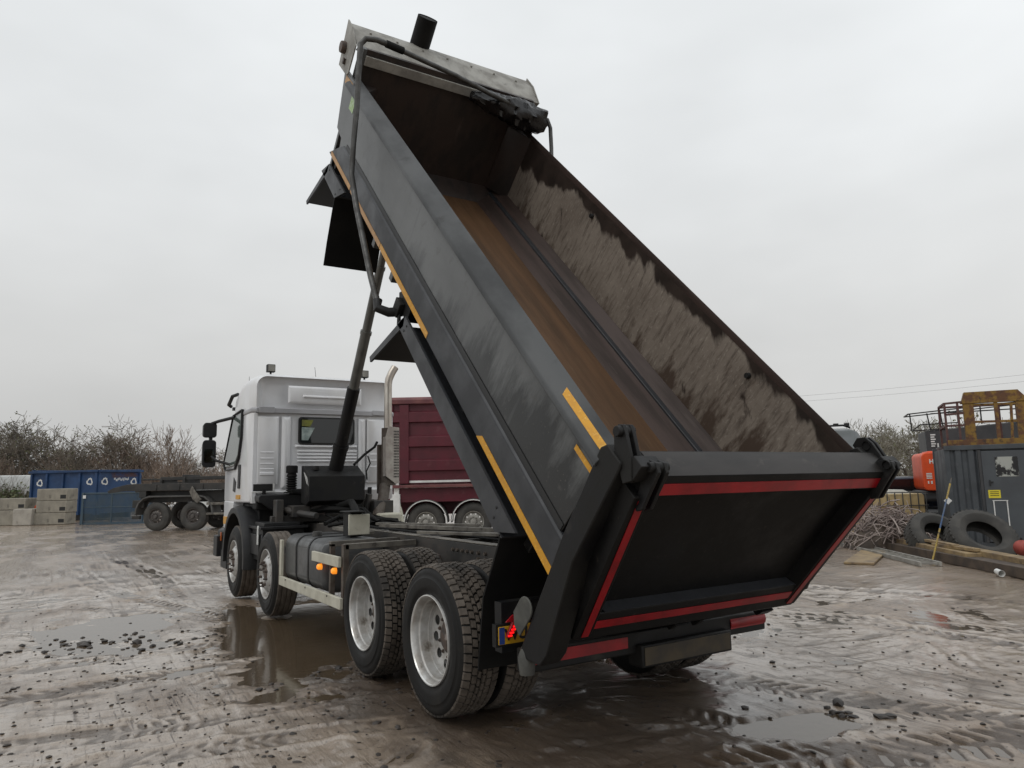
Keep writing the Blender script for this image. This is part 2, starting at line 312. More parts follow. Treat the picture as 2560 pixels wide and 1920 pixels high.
# hollows that hold water: (x, y, rx, ry, turn, depth)
HOLLOWS = [(-1.15, 4.0, .95, 2.7, -.18, .036), (.62, -1.55, .52, .22, -.25, .034), (-3.0, 4.9, .95, 1.5, .1, .021), (-3.9, 8.7, .8, 1.2, 0, .014)]
def height(x, y, both=False):
    dist = np.sqrt((x+3.6)**2+(y+4.9)**2); fine = np.clip(1.25-dist/45, .25, 1)
    wx = x+.35*fbm(x*.5, y*.5, 91, 2); wy = y+.35*fbm(x*.5, y*.5, 95, 2)
    h0 = .011*fbm(x*.33, y*.33, 3, 3)+.006*fbm(wx*1.4, wy*1.4, 11, 3)*fine; h = h0*1.
    clod = fbm(wx*5, wy*5, 23, 4); h = h+.0045*clod*fine+.018*np.clip(clod-.75, 0, 1)*fine+.0025*fbm(wx*13, wy*13, 29, 3)*fine
    # scraped streaks, drawn out along the direction lorries pull off
    a = (wx*.55-wy*.83); c = (wx*.83+wy*.55)
    h = h+.006*fbm(a*6.0, c*.55, 41, 4)*sstep(-.25, .5, fbm(x*.35, y*.35, 55, 2))
    a = (wx*.2+wy*.98); h = h+.005*fbm(a*7.0, (wx*.98-wy*.2)*.6, 61, 3)*sstep(-.1, .5, -fbm(x*.35+9, y*.35, 56, 2))
    for (x0, y0, x1, y1, bend, wdt, dep, pit, th, sl_) in LANES:
        L = math.hypot(x1-x0, y1-y0); ux, uy = (x1-x0)/L, (y1-y0)/L
        s = (x-x0)*ux+(y-y0)*uy; d = -(x-x0)*uy+(y-y0)*ux
        t = s/L; d = d-bend*4*t*(1-t)-.03*vnoise(s*.9, s*0+.5, 77)
        m = sstep(wdt*.62, wdt*.42, np.abs(d))*sstep(-.05, .1, t)*sstep(1.05, .85, t)
        lug = np.clip(np.sin((s+sl_*np.abs(d)*.8)*2*math.pi/pit)*1.8, -1, 1)*sstep(.02, .06, np.abs(d))
        wear = .3+.7*sstep(-.35, .25, vnoise(s*1.7, d*2, 31))
        rim = sstep(wdt*.45, wdt*.6, np.abs(d))*sstep(wdt*.95, wdt*.65, np.abs(d))*sstep(0, .1, t)*sstep(1, .9, t)
        h = h+(-dep*.6+th*.75*lug*wear)*m+.012*rim*(.4+.6*vnoise(s*6, d*6, 13)**2)
    det = (h-h0)
    for (cx, cy, rx, ry, tn, dp) in HOLLOWS:
        dx, dy = x-cx, y-cy; p = (dx*math.cos(tn)+dy*math.sin(tn))/rx; q = (-dx*math.sin(tn)+dy*math.cos(tn))/ry
        rr = np.sqrt(p*p+q*q)+.30*fbm(x*1.5, y*1.5, 17, 4)
        h = h*(1-.55*sstep(1.1, .6, rr))-dp*sstep(1.12, .72, rr)
    far = sstep(28, 70, dist); h = h*(1-far)
    for (wx_, wy_) in ((-1.1, 0), (-1.1, 1.35), (1.1, 0), (1.1, 1.35), (-1.08, 4.87), (1.08, 4.87), (-1.08, 6.86), (1.08, 6.86)):
        q = np.exp(-((x-wx_)**2/.12+(y-wy_)**2/.12)); h = h*(1-q)-.012*q
    return (h, det) if both else h
def axis(lo, hi, step, far):
    a = list(np.arange(lo, hi, step)); s = step; p = a[-1]; up = []
    while p < far: s *= 1.12; p += s; up.append(p)
    s = step; p = lo; dn = []
    while p > -far: s *= 1.12; p -= s; dn.append(p)
    return np.array(dn[::-1]+a+up)
gx = axis(-5.4, 6.0, .019, 600.); gy = axis(-3.4, 8.5, .019, 600.)
X, Y = np.meshgrid(gx, gy); Zg, Dg = height(X, Y, True)
def grid_mesh(name, X, Y, Z, m):
    ny, nx = X.shape; v = np.stack([X, Y, Z], -1).reshape(-1, 3).astype(np.float32)
    i = np.arange(ny*nx).reshape(ny, nx); f = np.stack([i[:-1, :-1], i[:-1, 1:], i[1:, 1:], i[1:, :-1]], -1).reshape(-1, 4).astype(np.int32)
    me = bpy.data.meshes.new(name); me.vertices.add(len(v)); me.vertices.foreach_set('co', v.ravel())
    me.loops.add(f.size); me.loops.foreach_set('vertex_index', f.ravel()); me.polygons.add(len(f))
    me.polygons.foreach_set('loop_start', np.arange(0, f.size, 4, dtype=np.int32)); me.polygons.foreach_set('loop_total', np.full(len(f), 4, np.int32))
    me.polygons.foreach_set('use_smooth', np.ones(len(f), bool)); me.update(); me.validate()
    me.materials.append(m); o = bpy.data.objects.new(name, me); COL.objects.link(o); return o
def mud_material():
    m = bpy.data.materials.new('wet_mud'); m.use_nodes = True; t = m.node_tree; L = t.links.new; b = t.nodes['Principled BSDF']
    tx = N(t, 'ShaderNodeTexCoord')
    def noi(s, d=6., st=(1, 1, 1), rot=0., rough=.6):
        q = N(t, 'ShaderNodeMapping'); q.inputs['Scale'].default_value = st; q.inputs['Rotation'].default_value = (0, 0, rot); L(tx.outputs['Object'], q.inputs[0])
        n = N(t, 'ShaderNodeTexNoise', Scale=s, Detail=d, Roughness=rough); L(q.outputs[0], n.inputs['Vector']); return n.outputs[0]
    def rmp(s, a, c, o0=0., o1=1.):
        q = N(t, 'ShaderNodeMapRange'); q.inputs[1].default_value = a; q.inputs[2].default_value = c; q.inputs[3].default_value = o0; q.inputs[4].default_value = o1; L(s, q.inputs[0]); return q.outputs[0]
    def mixc(f, a, c):
        q = N(t, 'ShaderNodeMix', data_type='RGBA')
        for k, w in ((6, a), (7, c)):
            if isinstance(w, tuple): q.inputs[k].default_value = (*w, 1)
            else: L(w, q.inputs[k])
        L(f, q.inputs[0]); return q.outputs[2]
    def op(o_, p, q_):
        n = N(t, 'ShaderNodeMath', operation=o_)
        for i, w in enumerate((p, q_)):
            if isinstance(w, (int, float)): n.inputs[i].default_value = w
            else: L(w, n.inputs[i])
        return n.outputs[0]
    c = mixc(rmp(noi(.5, 5.), .38, .62), (.275, .203, .142), (.205, .147, .100))
    c = mixc(rmp(noi(2.2, 6.), .50, .70), c, (.150, .110, .077))
    dark = None
    sp = N(t, 'ShaderNodeSeparateXYZ'); L(tx.outputs['Object'], sp.inputs[0]); wob = op('ADD', sp.outputs[0], op('MULTIPLY', op('SUBTRACT', noi(.4, 3.), .5), 4.))
    lft = rmp(wob, .6, -.8); rgt = op('SUBTRACT', 1., lft)
    for side, rot, sc, msk, lo, hi, ln in ((lft, 1.45, 10., 1.9, .54, .64, .05), (lft, 1.75, 26., 5.2, .56, .65, .03), (lft, 1.25, 30., 3.3, .57, .66, .03), (rgt, -.28, 10., .3, .54, .64, .05), (rgt, -.50, 26., 4.1, .56, .65, .03), (rgt, -.12, 30., 6.4, .57, .66, .03), (rgt, 2.1, 14., 8.4, .57, .66, .05)):
        f = op('MULTIPLY', op('MULTIPLY', rmp(noi(sc, 4., (1., ln, 1), rot, .62), lo, hi), rmp(noi(.5, 4., (1, 1, 1), msk), .44, .58)), side); dark = f if dark is None else op('MAXIMUM', dark, f)
    at2 = N(t, 'ShaderNodeAttribute', attribute_name='rut')
    dark = op('MAXIMUM', dark, rmp(at2.outputs['Fac'], -.001, -.009)); dark = op('MULTIPLY', op('MAXIMUM', dark, rmp(noi(26., 5.), .60, .67)), .80)
    c = mixc(dark, c, (.052, .038, .030))
    c = mixc(rmp(at2.outputs['Fac'], .006, .018), c, (.31, .235, .168))
    c = mixc(rmp(noi(60., 3.), .64, .72), c, (.28, .23, .19))
    # wet ground under and behind the lorry, its shade painted darker into the colour
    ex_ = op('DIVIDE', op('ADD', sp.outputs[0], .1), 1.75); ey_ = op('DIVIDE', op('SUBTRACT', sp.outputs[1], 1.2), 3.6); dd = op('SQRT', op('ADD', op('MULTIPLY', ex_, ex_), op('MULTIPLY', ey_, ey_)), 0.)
    wet_shade = rmp(op('ADD', dd, op('MULTIPLY', op('SUBTRACT', noi(1.6, 5.), .5), .9)), 1.08, .86)
    c = mixc(op('MULTIPLY', wet_shade, .8), c, (.070, .049, .033))
    L(c, b.inputs['Base Color'])
    wet0 = rmp(noi(.75, 6., (1.3, .6, 1), -.6), .40, .52); wetm = op('MAXIMUM', wet0, wet_shade); cs = mixc(op('MULTIPLY', op('MULTIPLY', wet0, .6), op('MULTIPLY', op('SUBTRACT', 1., wet_shade), op('SUBTRACT', 1., dark))), c, (.36, .285, .212)); L(cs, b.inputs['Base Color']); inv = op('SUBTRACT', 1., op('MULTIPLY', dark, .65))
    L(rmp(noi(1.2, 6., (1.6, .5, 1), -.6), .36, .62, .30, .55), b.inputs['Roughness']); L(op('MULTIPLY', inv, .5), b.inputs['Specular IOR Level'])
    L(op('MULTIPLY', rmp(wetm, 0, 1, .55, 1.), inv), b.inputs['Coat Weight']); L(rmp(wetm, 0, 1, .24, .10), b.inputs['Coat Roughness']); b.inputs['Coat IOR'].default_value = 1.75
    n1 = noi(70., 6.); n2 = noi(16., 6., (1.6, .3, 1), -.58, .7); hsum = op('ADD', op('MULTIPLY', n2, 2.), n1); hsum = op('SUBTRACT', hsum, op('MULTIPLY', dark, .6))
    bp = N(t, 'ShaderNodeBump', Strength=.9, Distance=.010); L(hsum, bp.inputs['Height']); L(bp.outputs[0], b.inputs['Normal'])
    bp2 = N(t, 'ShaderNodeBump', Strength=.55, Distance=.007); L(op('ADD', op('MULTIPLY', n2, 1.6), noi(34., 6.)), bp2.inputs['Height']); L(bp2.outputs[0], b.inputs['Coat Normal']); L(rmp(wet0, 0, 1, .55, .22), bp2.inputs['Strength'])
    return m
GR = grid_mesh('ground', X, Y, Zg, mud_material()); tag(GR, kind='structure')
at_ = GR.data.attributes.new('rut', 'FLOAT', 'POINT'); at_.data.foreach_set('value', Dg.ravel().astype(np.float32))
WATER_Z = -.019
wm = bpy.data.materials.new('puddle_water'); wm.use_nodes = True
b = wm.node_tree.nodes['Principled BSDF']; b.inputs['Base Color'].default_value = (.085, .062, .040, 1); b.inputs['Roughness'].default_value = .09; b.inputs['IOR'].default_value = 1.6
t = wm.node_tree; q = N(t, 'ShaderNodeTexCoord'); n = N(t, 'ShaderNodeTexNoise', Scale=9., Detail=3.); t.links.new(q.outputs['Object'], n.inputs['Vector'])
bp = N(t, 'ShaderNodeBump', Strength=.3, Distance=.004); t.links.new(n.outputs[0], bp.inputs['Height']); t.links.new(bp.outputs[0], b.inputs['Normal'])
wxs, wys = np.meshgrid(np.linspace(-9, 12, 4), np.linspace(-4, 26, 4))
tag(grid_mesh('puddle_water', wxs, wys, wxs*0+WATER_Z, wm), kind='structure')
# loose clods of mud and stones
ico = [(0, 0, 1), (.894, 0, .447), (.276, .851, .447), (-.724, .526, .447), (-.724, -.526, .447), (.276, -.851, .447), (.724, .526, -.447), (-.276, .851, -.447), (-.894, 0, -.447), (-.276, -.851, -.447), (.724, -.526, -.447), (0, 0, -1)]
icf = [(0, 1, 2), (0, 2, 3), (0, 3, 4), (0, 4, 5), (0, 5, 1), (1, 6, 2), (2, 7, 3), (3, 8, 4), (4, 9, 5), (5, 10, 1), (6, 7, 2), (7, 8, 3), (8, 9, 4), (9, 10, 5), (10, 6, 1), (11, 7, 6), (11, 8, 7), (11, 9, 8), (11, 10, 9), (11, 6, 10)]
MT['clod'] = mat('dark_mud_clod', (.022, .017, .014), (.045, .035, .028), sc=12, r=.55, bump=.006, bsc=40)
cl = MB(); cents = [(-3.5, 4.35, .5, 26, .032), (-3.1, 4.3, .35, 30, .040), (-3.4, 3.9, .6, 30, .024), (-2.1, 3.7, .3, 22, .030), (-2.4, 2.6, .9, 50, .02), (-1.35, 1.35, .4, 60, .022), (-2.6, .4, .9, 60, .016), (-3.0, 1.5, .9, 40, .018), (-1.4, -.2, .6, 30, .022), (.9, -2.0, .5, 60, .016), (1.4, -.6, 1.0, 50, .018), (1.7, -2.3, .5, 30, .016), (3., .8, 1.3, 50, .02), (-2.2, 5., 1.2, 40, .022), (-.7, .9, .4, 40, .018), (1.2, -1.65, .12, 14, .035)]
pts = []
for cx, cy, sp, n_, sz in cents:
    for k in range(n_): pts.append((random.gauss(cx, sp), random.gauss(cy, sp), sz*random.uniform(.35, 1.15)*(1 if random.random() < .85 else 1.5)))
for cx, cy, sp, n_, sz in ((-3.2, 1.6, 1.0, 150, .013), (-2.6, .3, .8, 130, .011), (-3.3, 4.0, .8, 90, .016), (-1.9, 2.9, .8, 90, .014), (1.6, -1.4, 1.2, 120, .012), (-.8, .2, .9, 110, .012)):
    for k in range(n_): pts.append((random.gauss(cx, sp), random.gauss(cy, sp), sz*random.uniform(.4, 1.3)))
for k in range(420): pts.append((random.uniform(-5, 6), random.uniform(-3, 9), random.uniform(.006, .02)))
hz = height(np.array([p[0] for p in pts]), np.array([p[1] for p in pts]))
for (px, py, sz), z in zip(pts, hz):
    sx, sy, sz2 = sz*random.uniform(.7, 1.5), sz*random.uniform(.6, 1.2), sz*random.uniform(.3, .6); a = random.random()*6.28
    ca, sa = math.cos(a), math.sin(a); vs = []
    for (u, v, w) in ico:
        j = random.uniform(.75, 1.25); u, v, w = u*sx*j, v*sy*j, w*sz2*j; vs.append((px+u*ca-v*sa, py+u*sa+v*ca, z+w+sz2*.35))
    cl.add(vs, icf)
tag(cl.build('mud_clods', 'clod', smooth=True, ang=50), 'dark clods of mud and small stones strewn over the wet yard', 'mud clods', kind='stuff')

# ------------------------------------------------------------------ wheels (axis x; outer face towards -x at a = 0)
def tyre_mb(Rr=.53, rb=.295, w=.30, kind='drive', n=64):
    mb = MB()
    pr = [(rb, .03), (rb+.012, .012), (rb+.03, .006), (rb+.055, -.001), (rb+.060, -.005), (rb+.085, -.007), (rb+.115, -.010), (rb+.138, -.009), (rb+.142, -.005), (rb+.165, .001), (rb+.175, .0), (Rr-.045, .008), (Rr-.028, .018), (Rr-.017, .034)]
    if kind == 'rib':
        mid = []
        for a, b in ((.034, .082), (.094, .142), (.158, .206), (.218, .266)):
            mid += [(Rr-.013, a-.001), (Rr-.002, a+.004), (Rr, (a+b)/2), (Rr-.002, b-.004), (Rr-.013, b+.001)]
        prof = pr[:-1]+mid+[(r, w-a) for r, a in pr[:-1][::-1]]
        k0 = len(pr)-1; k1 = k0+len(mid)-1
    else:
        prof = pr+[(r, w-a) for r, a in pr[::-1]]; k0 = len(pr)-1; k1 = k0+1
    mb.lathe(prof, n)
    if kind == 'rib':
        m = len(prof)
        for i in range(len(mb.f)):
            if k0 <= i % (m-1) < k1: mb.m[i] = 1
    if kind == 'drive':
        nb = 54; cols = [(.012, .066), (.072, .112), (.118, .145), (.155, .182), (.188, .228), (.234, .288)]
        for ci, (a0, a1) in enumerate(cols):
            for k in range(nb):
                sh = .5*(ci % 2)+(.2 if ci >= 3 else 0); t0 = 2*math.pi*(k+sh+.06)/nb; t1 = 2*math.pi*(k+sh+.94-.05*(ci in (2, 3)))/nb
                out = ci in (0, 5); lo = Rr-.026; sk = .10*2*math.pi/nb*(1 if ci < 3 else -1)
                vs = []
                for r, sh2 in ((lo, 0), (Rr, .004)):
                    for a, e in ((a0+sh2, 0), (a1-sh2, 1)):
                        rr = r-(.012 if (out and ((ci == 0 and e == 0) or (ci == 5 and e == 1)) and r == Rr) else 0)
                        for tt, s2 in ((t0, 1), (t1, -1)):
                            th = tt+s2*sh2/Rr+(sk if e else 0)
                            vs.append((a, rr*math.cos(th), rr*math.sin(th)))
                mb.add(vs, [(0, 1, 3, 2), (4, 6, 7, 5), (0, 4, 5, 1), (2, 3, 7, 6), (0, 2, 6, 4), (1, 5, 7, 3)], 1)
    return mb
def disc(mb, rs, n, holes, mi=0, sx=1):     # annular disc rs = [(r, a)...] with nh round holes at radius hr
    nh, hr, ha, hb = holes; m = len(rs); vs = []; fs = []
    for k in range(n):
        t = 2*math.pi*k/n; vs += [(a, r*math.cos(t), r*math.sin(t)) for r, a in rs]
    for k in range(n):
        k2 = (k+1) % n
        for j in range(m-1):
            rc = (rs[j][0]+rs[j+1][0])/2; tc_ = 2*math.pi*(k+.5)/n; q = tc_ % (2*math.pi/nh); q = min(q, 2*math.pi/nh-q)
            if ((rc-hr)/ha)**2+(q*rc/hb)**2 < 1: continue
            fs.append((k*m+j, k*m+j+1, k2*m+j+1, k2*m+j))
    mb.add(vs, fs, mi)
def lin(a, b, n): return [(a[0]+(b[0]-a[0])*k/n, a[1]+(b[1]-a[1])*k/n) for k in range(n+1)]
def rear_rim_mb():
    mb = MB()
    mb.lathe([(.292, .05), (.309, .022), (.3145, .008), (.312, -.004), (.305, -.005), (.300, .004)], 96, mi=1)
    mb.lathe([(.300, .004), (.291, .016), (.287, .032), (.284, .050), (.275, .060), (.271, .085), (.268, .118), (.2675, .120), (.259, .122), (.2585, .124), (.257, .150), (.2565, .152), (.250, .153)], 96)
    disc(mb, lin((.250, .153), (.140, .158), 22)+[(.118, .158)], 300, (10, .200, .036, .036))
    mb.lathe([(.300, .26), (.262, .22), (.258, .16)], 40)
    return mb
def nuts(mb, rr, a0, a1, n=10, r=.017):
    for k in range(n):
        t = 2*math.pi*(k+.5)/n; c = (rr*math.cos(t), rr*math.sin(t))
        for i, (q0, q1, r0) in enumerate(((a0, a0+(a1-a0)*.55, r), (a0+(a1-a0)*.55, a1, r*.62))):
            lp = [[(q, c[0]+r0*math.cos(2*math.pi*j/6), c[1]+r0*math.sin(2*math.pi*j/6)) for j in range(6)] for q in (q0, q1)]
            mb.loft(lp)
def rear_hub_mb():
    mb = MB(); mb.lathe([(.001, .125), (.07, .125), (.085, .132), (.095, .14), (.105, .156), (.120, .1575)], 32); nuts(mb, .138, .157, .140, r=.014); return mb
def front_rim_mb():
    mb = MB()
    mb.lathe([(.292, .05), (.309, .022), (.314, .008), (.311, -.002), (.304, -.003), (.298, .006), (.291, .02), (.286, .05), (.272, .075), (.262, .072)], 72)
    disc(mb, lin((.262, .072), (.248, .045), 4)+lin((.248, .045), (.195, .005), 10)[1:]+[(.185, -.004), (.172, -.010), (.150, -.010), (.128, -.006), (.122, .01), (.120, .05)], 220, (10, .226, .019, .016))
    mb.lathe([(.300, .26), (.262, .20), (.258, .07)], 40)
    return mb
def front_hub_mb():
    mb = MB(); mb.lathe([(.001, -.012), (.05, -.012), (.07, 0), (.085, .01), (.09, .05), (.122, .055)], 32); nuts(mb, .1475, -.008, -.060, r=.018); return mb
WH = {}
def wheel(kind, x, y, side, parent, outer=True):
    """side -1 = left (outer face to -x)."""
    e_ = empty('wheel', (x, y, .53), parent, rz=0 if side < 0 else math.pi)
    def piece(key, fn, mats, name, **k):
        if key not in WH:
            o = fn().build(name, mats, e_, **k); WH[key] = o.data
        else:
            o = bpy.data.objects.new(name, WH[key]); COL.objects.link(o); o.parent = e_
        return o
    if kind == 'rear':
        t_ = piece('td', lambda: tyre_mb(), ['tyre', 'tread'], 'tyre', ang=35); t_.rotation_euler = (random.random()*6, 0, 0)
        r_ = piece('rr', rear_rim_mb, ['rim', 'rimlip'], 'rim', ang=25)
        if outer: piece('rh', rear_hub_mb, 'hub', 'hub')
        r_.rotation_euler = (random.random()*.6, 0, 0)
        if not outer: r_.location = (.285, 0, 0); r_.rotation_euler = (0, 0, math.pi)
    else:
        piece('tf', lambda: tyre_mb(kind='rib'), ['tyre', 'tread'], 'tyre', ang=30)
        piece('fr', front_rim_mb, 'rim', 'rim', ang=35); piece('fh', front_hub_mb, 'hub', 'hub')
    return e_

# ------------------------------------------------------------------ the tipper truck
TR = empty('tipper_truck', (0, 0, 0), label='silver cab eight wheel tipper lorry with its dark grey tipping body raised high', cat='tipper lorry')
TILT = (R(46), 0, 0)
AX = (0., 1.35, 4.87, 6.86)
for y in AX[:2]:
    wheel('rear', -1.25, y, -1, TR); wheel('rear', -.905, y, -1, TR, False)
    wheel('rear', 1.25, y, 1, TR); wheel('rear', .905, y, 1, TR, False)
for y in AX[2:]:
    wheel('front', -1.235, y, -1, TR); wheel('front', 1.235, y, 1, TR)
# chassis
mb = MB()
for s in (-1, 1):
    mb.prism([(s*.32, .83), (s*.41, .83), (s*.41, 1.10), (s*.32, 1.10), (s*.32, 1.09), (s*.398, 1.09), (s*.398, .84), (s*.32, .84)], 'y', -.95, 7.6)
for y in (-.9, -.25, .67, 1.9, 2.6, 3.6, 4.4, 5.3): mb.box(-.395, .395, y, y+.09, .86, 1.05)
mb.box(-.20, .20, -.32, .28, .38, .72); mb.box(-.20, .20, 1.05, 1.62, .38, .72)
for y in (0, 1.35): mb.tube([(-1.0, y, .53), (1.0, y, .53)], .09, 12)
for y in (4.87, 6.86): mb.beam((-.95, y, .45), (.95, y, .45), .10, .12)
mb.tube([(0, 1.6, .58), (0, 4.6, .75)], .06, 10)
for s in (-1, 1):
    for y in (0, 1.35): mb.box(s*.62-.05, s*.62+.05, y-.22, y+.22, .62, .80)
    mb.tube([(s*.62, -.6, .74), (s*.62, 0, .80), (s*.62, .67, .92), (s*.62, 1.35, .80), (s*.62, 1.95, .74)], .05, 6)
CH = mb.build('chassis_frame', 'chassis', TR, bevel=.004)
mb = MB()
for s in (-1, 1): mb.box(s*.315-.002, s*.315+.098*s if s > 0 else -.315+.002, -.9, 5.6, 1.104, 1.116) if False else mb.box(min(s*.31, s*.412), max(s*.31, s*.412), -.9, 5.4, 1.104, 1.114)
mb.beam((-.36, 2.1, 1.14), (.36, .35, 1.14), .06, .03); mb.beam((.36, 2.1, 1.175), (-.3, 3.4, 1.175), .06, .03)
mb.beam((-.30, 3.3, 1.16), (.36, .9, 1.16), .05, .04)
mb.build('top_flange', 'dust', CH, bevel=.003)
bolt = None
for y, zs in ((.62, (.93, .98, 1.03)), (.74, (.93, .98, 1.03)), (.86, (1.03,)), (.95, (1.03,)), (1.04, (1.03,)), (1.13, (1.03,)), (1.22, (1.03,))):
    for z in zs:
        if bolt is None: mb = MB(); mb.lathe([(.001, -.022), (.014, -.022), (.016, 0)], 8); bolt = q = mb.build('rail_bolt', 'brownp', CH)
        else: q = bolt.copy(); COL.objects.link(q); q.parent = CH
        q.location = (-.411, y, z)
for y in (2.02, 2.46):
    mb = MB(); mb.box(-1.17, -.42, y, y+.06, 1.02, 1.075); mb.build('side_bearer', 'dust', CH, bevel=.004)
for q in ((-1.19, -1.13, 2.02, 2.08, .40, 1.07), (-1.17, -1.12, 2.46, 2.51, .42, 1.05)):
    mb = MB(); mb.box(*q); mb.build('guard_post', 'brownp', CH, bevel=.004)
# side guard
mb = MB(); mb.box(-1.235, -1.20, 1.98, 4.20, .468, .575); mb.box(-1.234, -1.199, 4.12, 4.20, .577, 1.0)
SG = mb.build('side_guard', 'cream', TR, bevel=.006)
mb = MB(); mb.box(-1.234, -1.20, 2.04, 2.90, .855, .955); mb.build('upper_guard_rail', 'cream', SG, bevel=.005)
for y in (2.64, 2.18):
    mb = MB(); mb.lathe([(.001, -.03), (.02, -.028), (.03, -.015), (.032, .02)], 16, (-1.225, y, .812)); mb.build('marker_lamp', 'amber', SG)
for y in (2.36, 3.1, 3.9):
    mb = MB(); mb.lathe([(.001, -.006), (.008, -.006), (.009, 0)], 8, (-1.236, y, .555)); mb.build('guard_bolt', 'ink', SG)
# fuel tank
def rrect(x0, x1, z0, z1, r, y, n=5):
    out = []
    for cx, cz, a0 in ((x1-r, z1-r, 0), (x0+r, z1-r, 90), (x0+r, z0+r, 180), (x1-r, z0+r, 270)):
        for k in range(n+1):
            a = R(a0+90*k/n); out.append((cx+r*math.cos(a), y, cz+r*math.sin(a)))
    return out
mb = MB(); mb.loft([rrect(-1.15, -.52, .56, 1.04, .11, 2.68), rrect(-1.185, -.50, .53, 1.07, .13, 2.71), rrect(-1.185, -.50, .53, 1.07, .13, 4.10), rrect(-1.15, -.52, .56, 1.04, .11, 4.13)])
FT = mb.build('fuel_tank', 'tank', TR, ang=50)
for y in (3.15, 3.62):
    mb = MB(); mb.loft([rrect(-1.192, -.49, .522, 1.078, .135, y), rrect(-1.192, -.49, .522, 1.078, .135, y+.045)]); mb.build('tank_strap', 'black', FT, bevel=.003)
mb = MB(); mb.lathe([(.001, .06), (.05, .06), (.055, .04), (.055, 0)], 20); o = mb.build('filler_cap', 'steelp', FT, loc=(-1.02, 3.40, 1.065), rot=(0, R(-90), 0))
mb = MB(); mb.box(-.60, -.53, 2.9, 4.15, 1.085, 1.125); mb.build('plank', 'dust', FT, bevel=.004)
# lever box with a cream plate
mb = MB(); mb.box(-.83, -.70, 2.83, 3.08, 1.08, 1.34); mb.box(-.86, -.68, 2.78, 3.12, 1.34, 1.355); LB = mb.build('control_box', 'black', TR, bevel=.006)
mb = MB(); mb.box(-.86, -.62, 2.806, 2.828, 1.10, 1.32); mb.build('cover_plate', 'cream', LB, bevel=.006)
# battery carrier and front-axle mudguard behind the cab
mb = MB(); mb.box(-1.12, -.55, 5.55, 6.18, .62, 1.05); mb.box(-1.16, -.5, 5.5, 6.25, 1.05, 1.09); mb.box(-1.10, -.6, 5.56, 6.1, 1.09, 1.14)
mb.box(-1.16, -1.12, 5.6, 6.1, .70, .98); mb.tube([(-1.13, 5.52, .98), (-1.15, 5.45, .85), (-1.12, 5.5, .65), (-1.10, 5.7, .5)], .018, 8)
BB = mb.build('battery_box', 'plastic', TR, bevel=.01)
mb = MB(); mb.tube([(-1.165, 5.62, 1.10), (-1.172, 5.60, 1.06), (-1.172, 5.60, .85)], .013, 6); mb.build('white_edge', 'white', BB)
# cab -------------------------------------------------------------
CABY = 6.30
def cabsec(y, hw, z0, z1, r, rb=.04, n=6):
    out = []
    for cx, cz, rr, a0 in ((hw-r, z1-r, r, 0), (-hw+r, z1-r, r, 90), (-hw+rb, z0+rb, rb, 180), (hw-rb, z0+rb, rb, 270)):
        for k in range(n+1):
            a = R(a0+90*k/n); out.append((cx+rr*math.cos(a), y, cz+rr*math.sin(a)))
    return out
mb = MB()
mb.loft([cabsec(CABY+.03, 1.08, 1.60, 2.74, .05), cabsec(CABY, 1.10, 1.56, 2.76, .04), cabsec(CABY+.0, 1.10, 1.56, 2.76, .04), cabsec(CABY+.06, 1.135, 1.40, 2.78, .04), cabsec(6.75, 1.14, 1.40, 2.78, .05), cabsec(7.5, 1.15, 1.40, 2.78, .06), cabsec(8.25, 1.13, 1.40, 2.2, .08), cabsec(8.47, 1.05, 1.40, 1.95, .08)])
mb.loft([cabsec(7.42, 1.15, 1.02, 1.42, .03), cabsec(8.2, 1.14, .95, 1.42, .03), cabsec(8.5, 1.05, .95, 1.42, .03)])
# back-panel pressings
yb = CABY-.002
def press(x0, x1, z0, z1, d=.014, sl_=.02, y=None):
    yy = yb if y is None else y
    mb.hexa([(x0, yy+.004, z0), (x1, yy+.004, z0), (x1, yy+.004, z1), (x0, yy+.004, z1)], [(x0+sl_, yy-d, z0+sl_), (x1-sl_, yy-d, z0+sl_), (x1-sl_, yy-d, z1-sl_), (x0+sl_, yy-d, z1-sl_)])
press(-1.07, -.74, 1.66, 2.70, .016, .03); press(.66, .98, 1.66, 2.70, .016, .03)
press(-.70, -.56, 1.60, 2.70, .022, .05); press(.52, .64, 1.60, 2.70, .022, .05)
for z in (2.15, 2.06, 1.98, 1.90): press(-1.02, -.80, z-.020, z+.020, .022, .012)
press(-1.02, -.80, 1.80, 1.86, .03, .012)
for z in (2.02, 2.07, 2.12, 2.17): press(-.46, .50, z-.018, z+.018, .009, .010)
press(-.49, .50, 2.22, 2.27, .02, .018); press(.70, .92, 1.9, 1.95, .02, .012); press(.70, .92, 2.0, 2.05, .02, .012); press(.70, .92, 2.1, 2.15, .02, .012)
mb.box(-1.115, -1.06, CABY-.012, CABY+.10, 1.40, 2.74); mb.box(1.06, 1.10, CABY-.012, CABY+.1, 1.56, 2.74)
CAB = mb.build('cab', 'silver', TR, bevel=.006, ang=40)
mb = MB()   # roof with raked top
mb.loft([cabsec(CABY+.10, .98, 2.83, 3.21, .14, .01), cabsec(CABY+.02, 1.06, 2.825, 3.345, .15, .01), cabsec(CABY-.02, 1.085, 2.82, 3.305, .16, .01), cabsec(CABY+.09, 1.115, 2.82, 3.34, .16, .01), cabsec(6.7, 1.14, 2.80, 3.345, .16, .01), cabsec(7.1, 1.145, 2.80, 3.305, .16, .01), cabsec(7.5, 1.14, 2.78, 3.16, .14, .01), cabsec(7.75, 1.10, 2.78, 2.98, .08, .01)])
yb = CABY-.021; press(-.62, .56, 2.9, 3.18, .016, .035); press(-.40, .45, 2.99, 3.04, .022, .014, CABY-.036)
mb.build('roof_cap', 'silver', CAB, bevel=.004, ang=40)
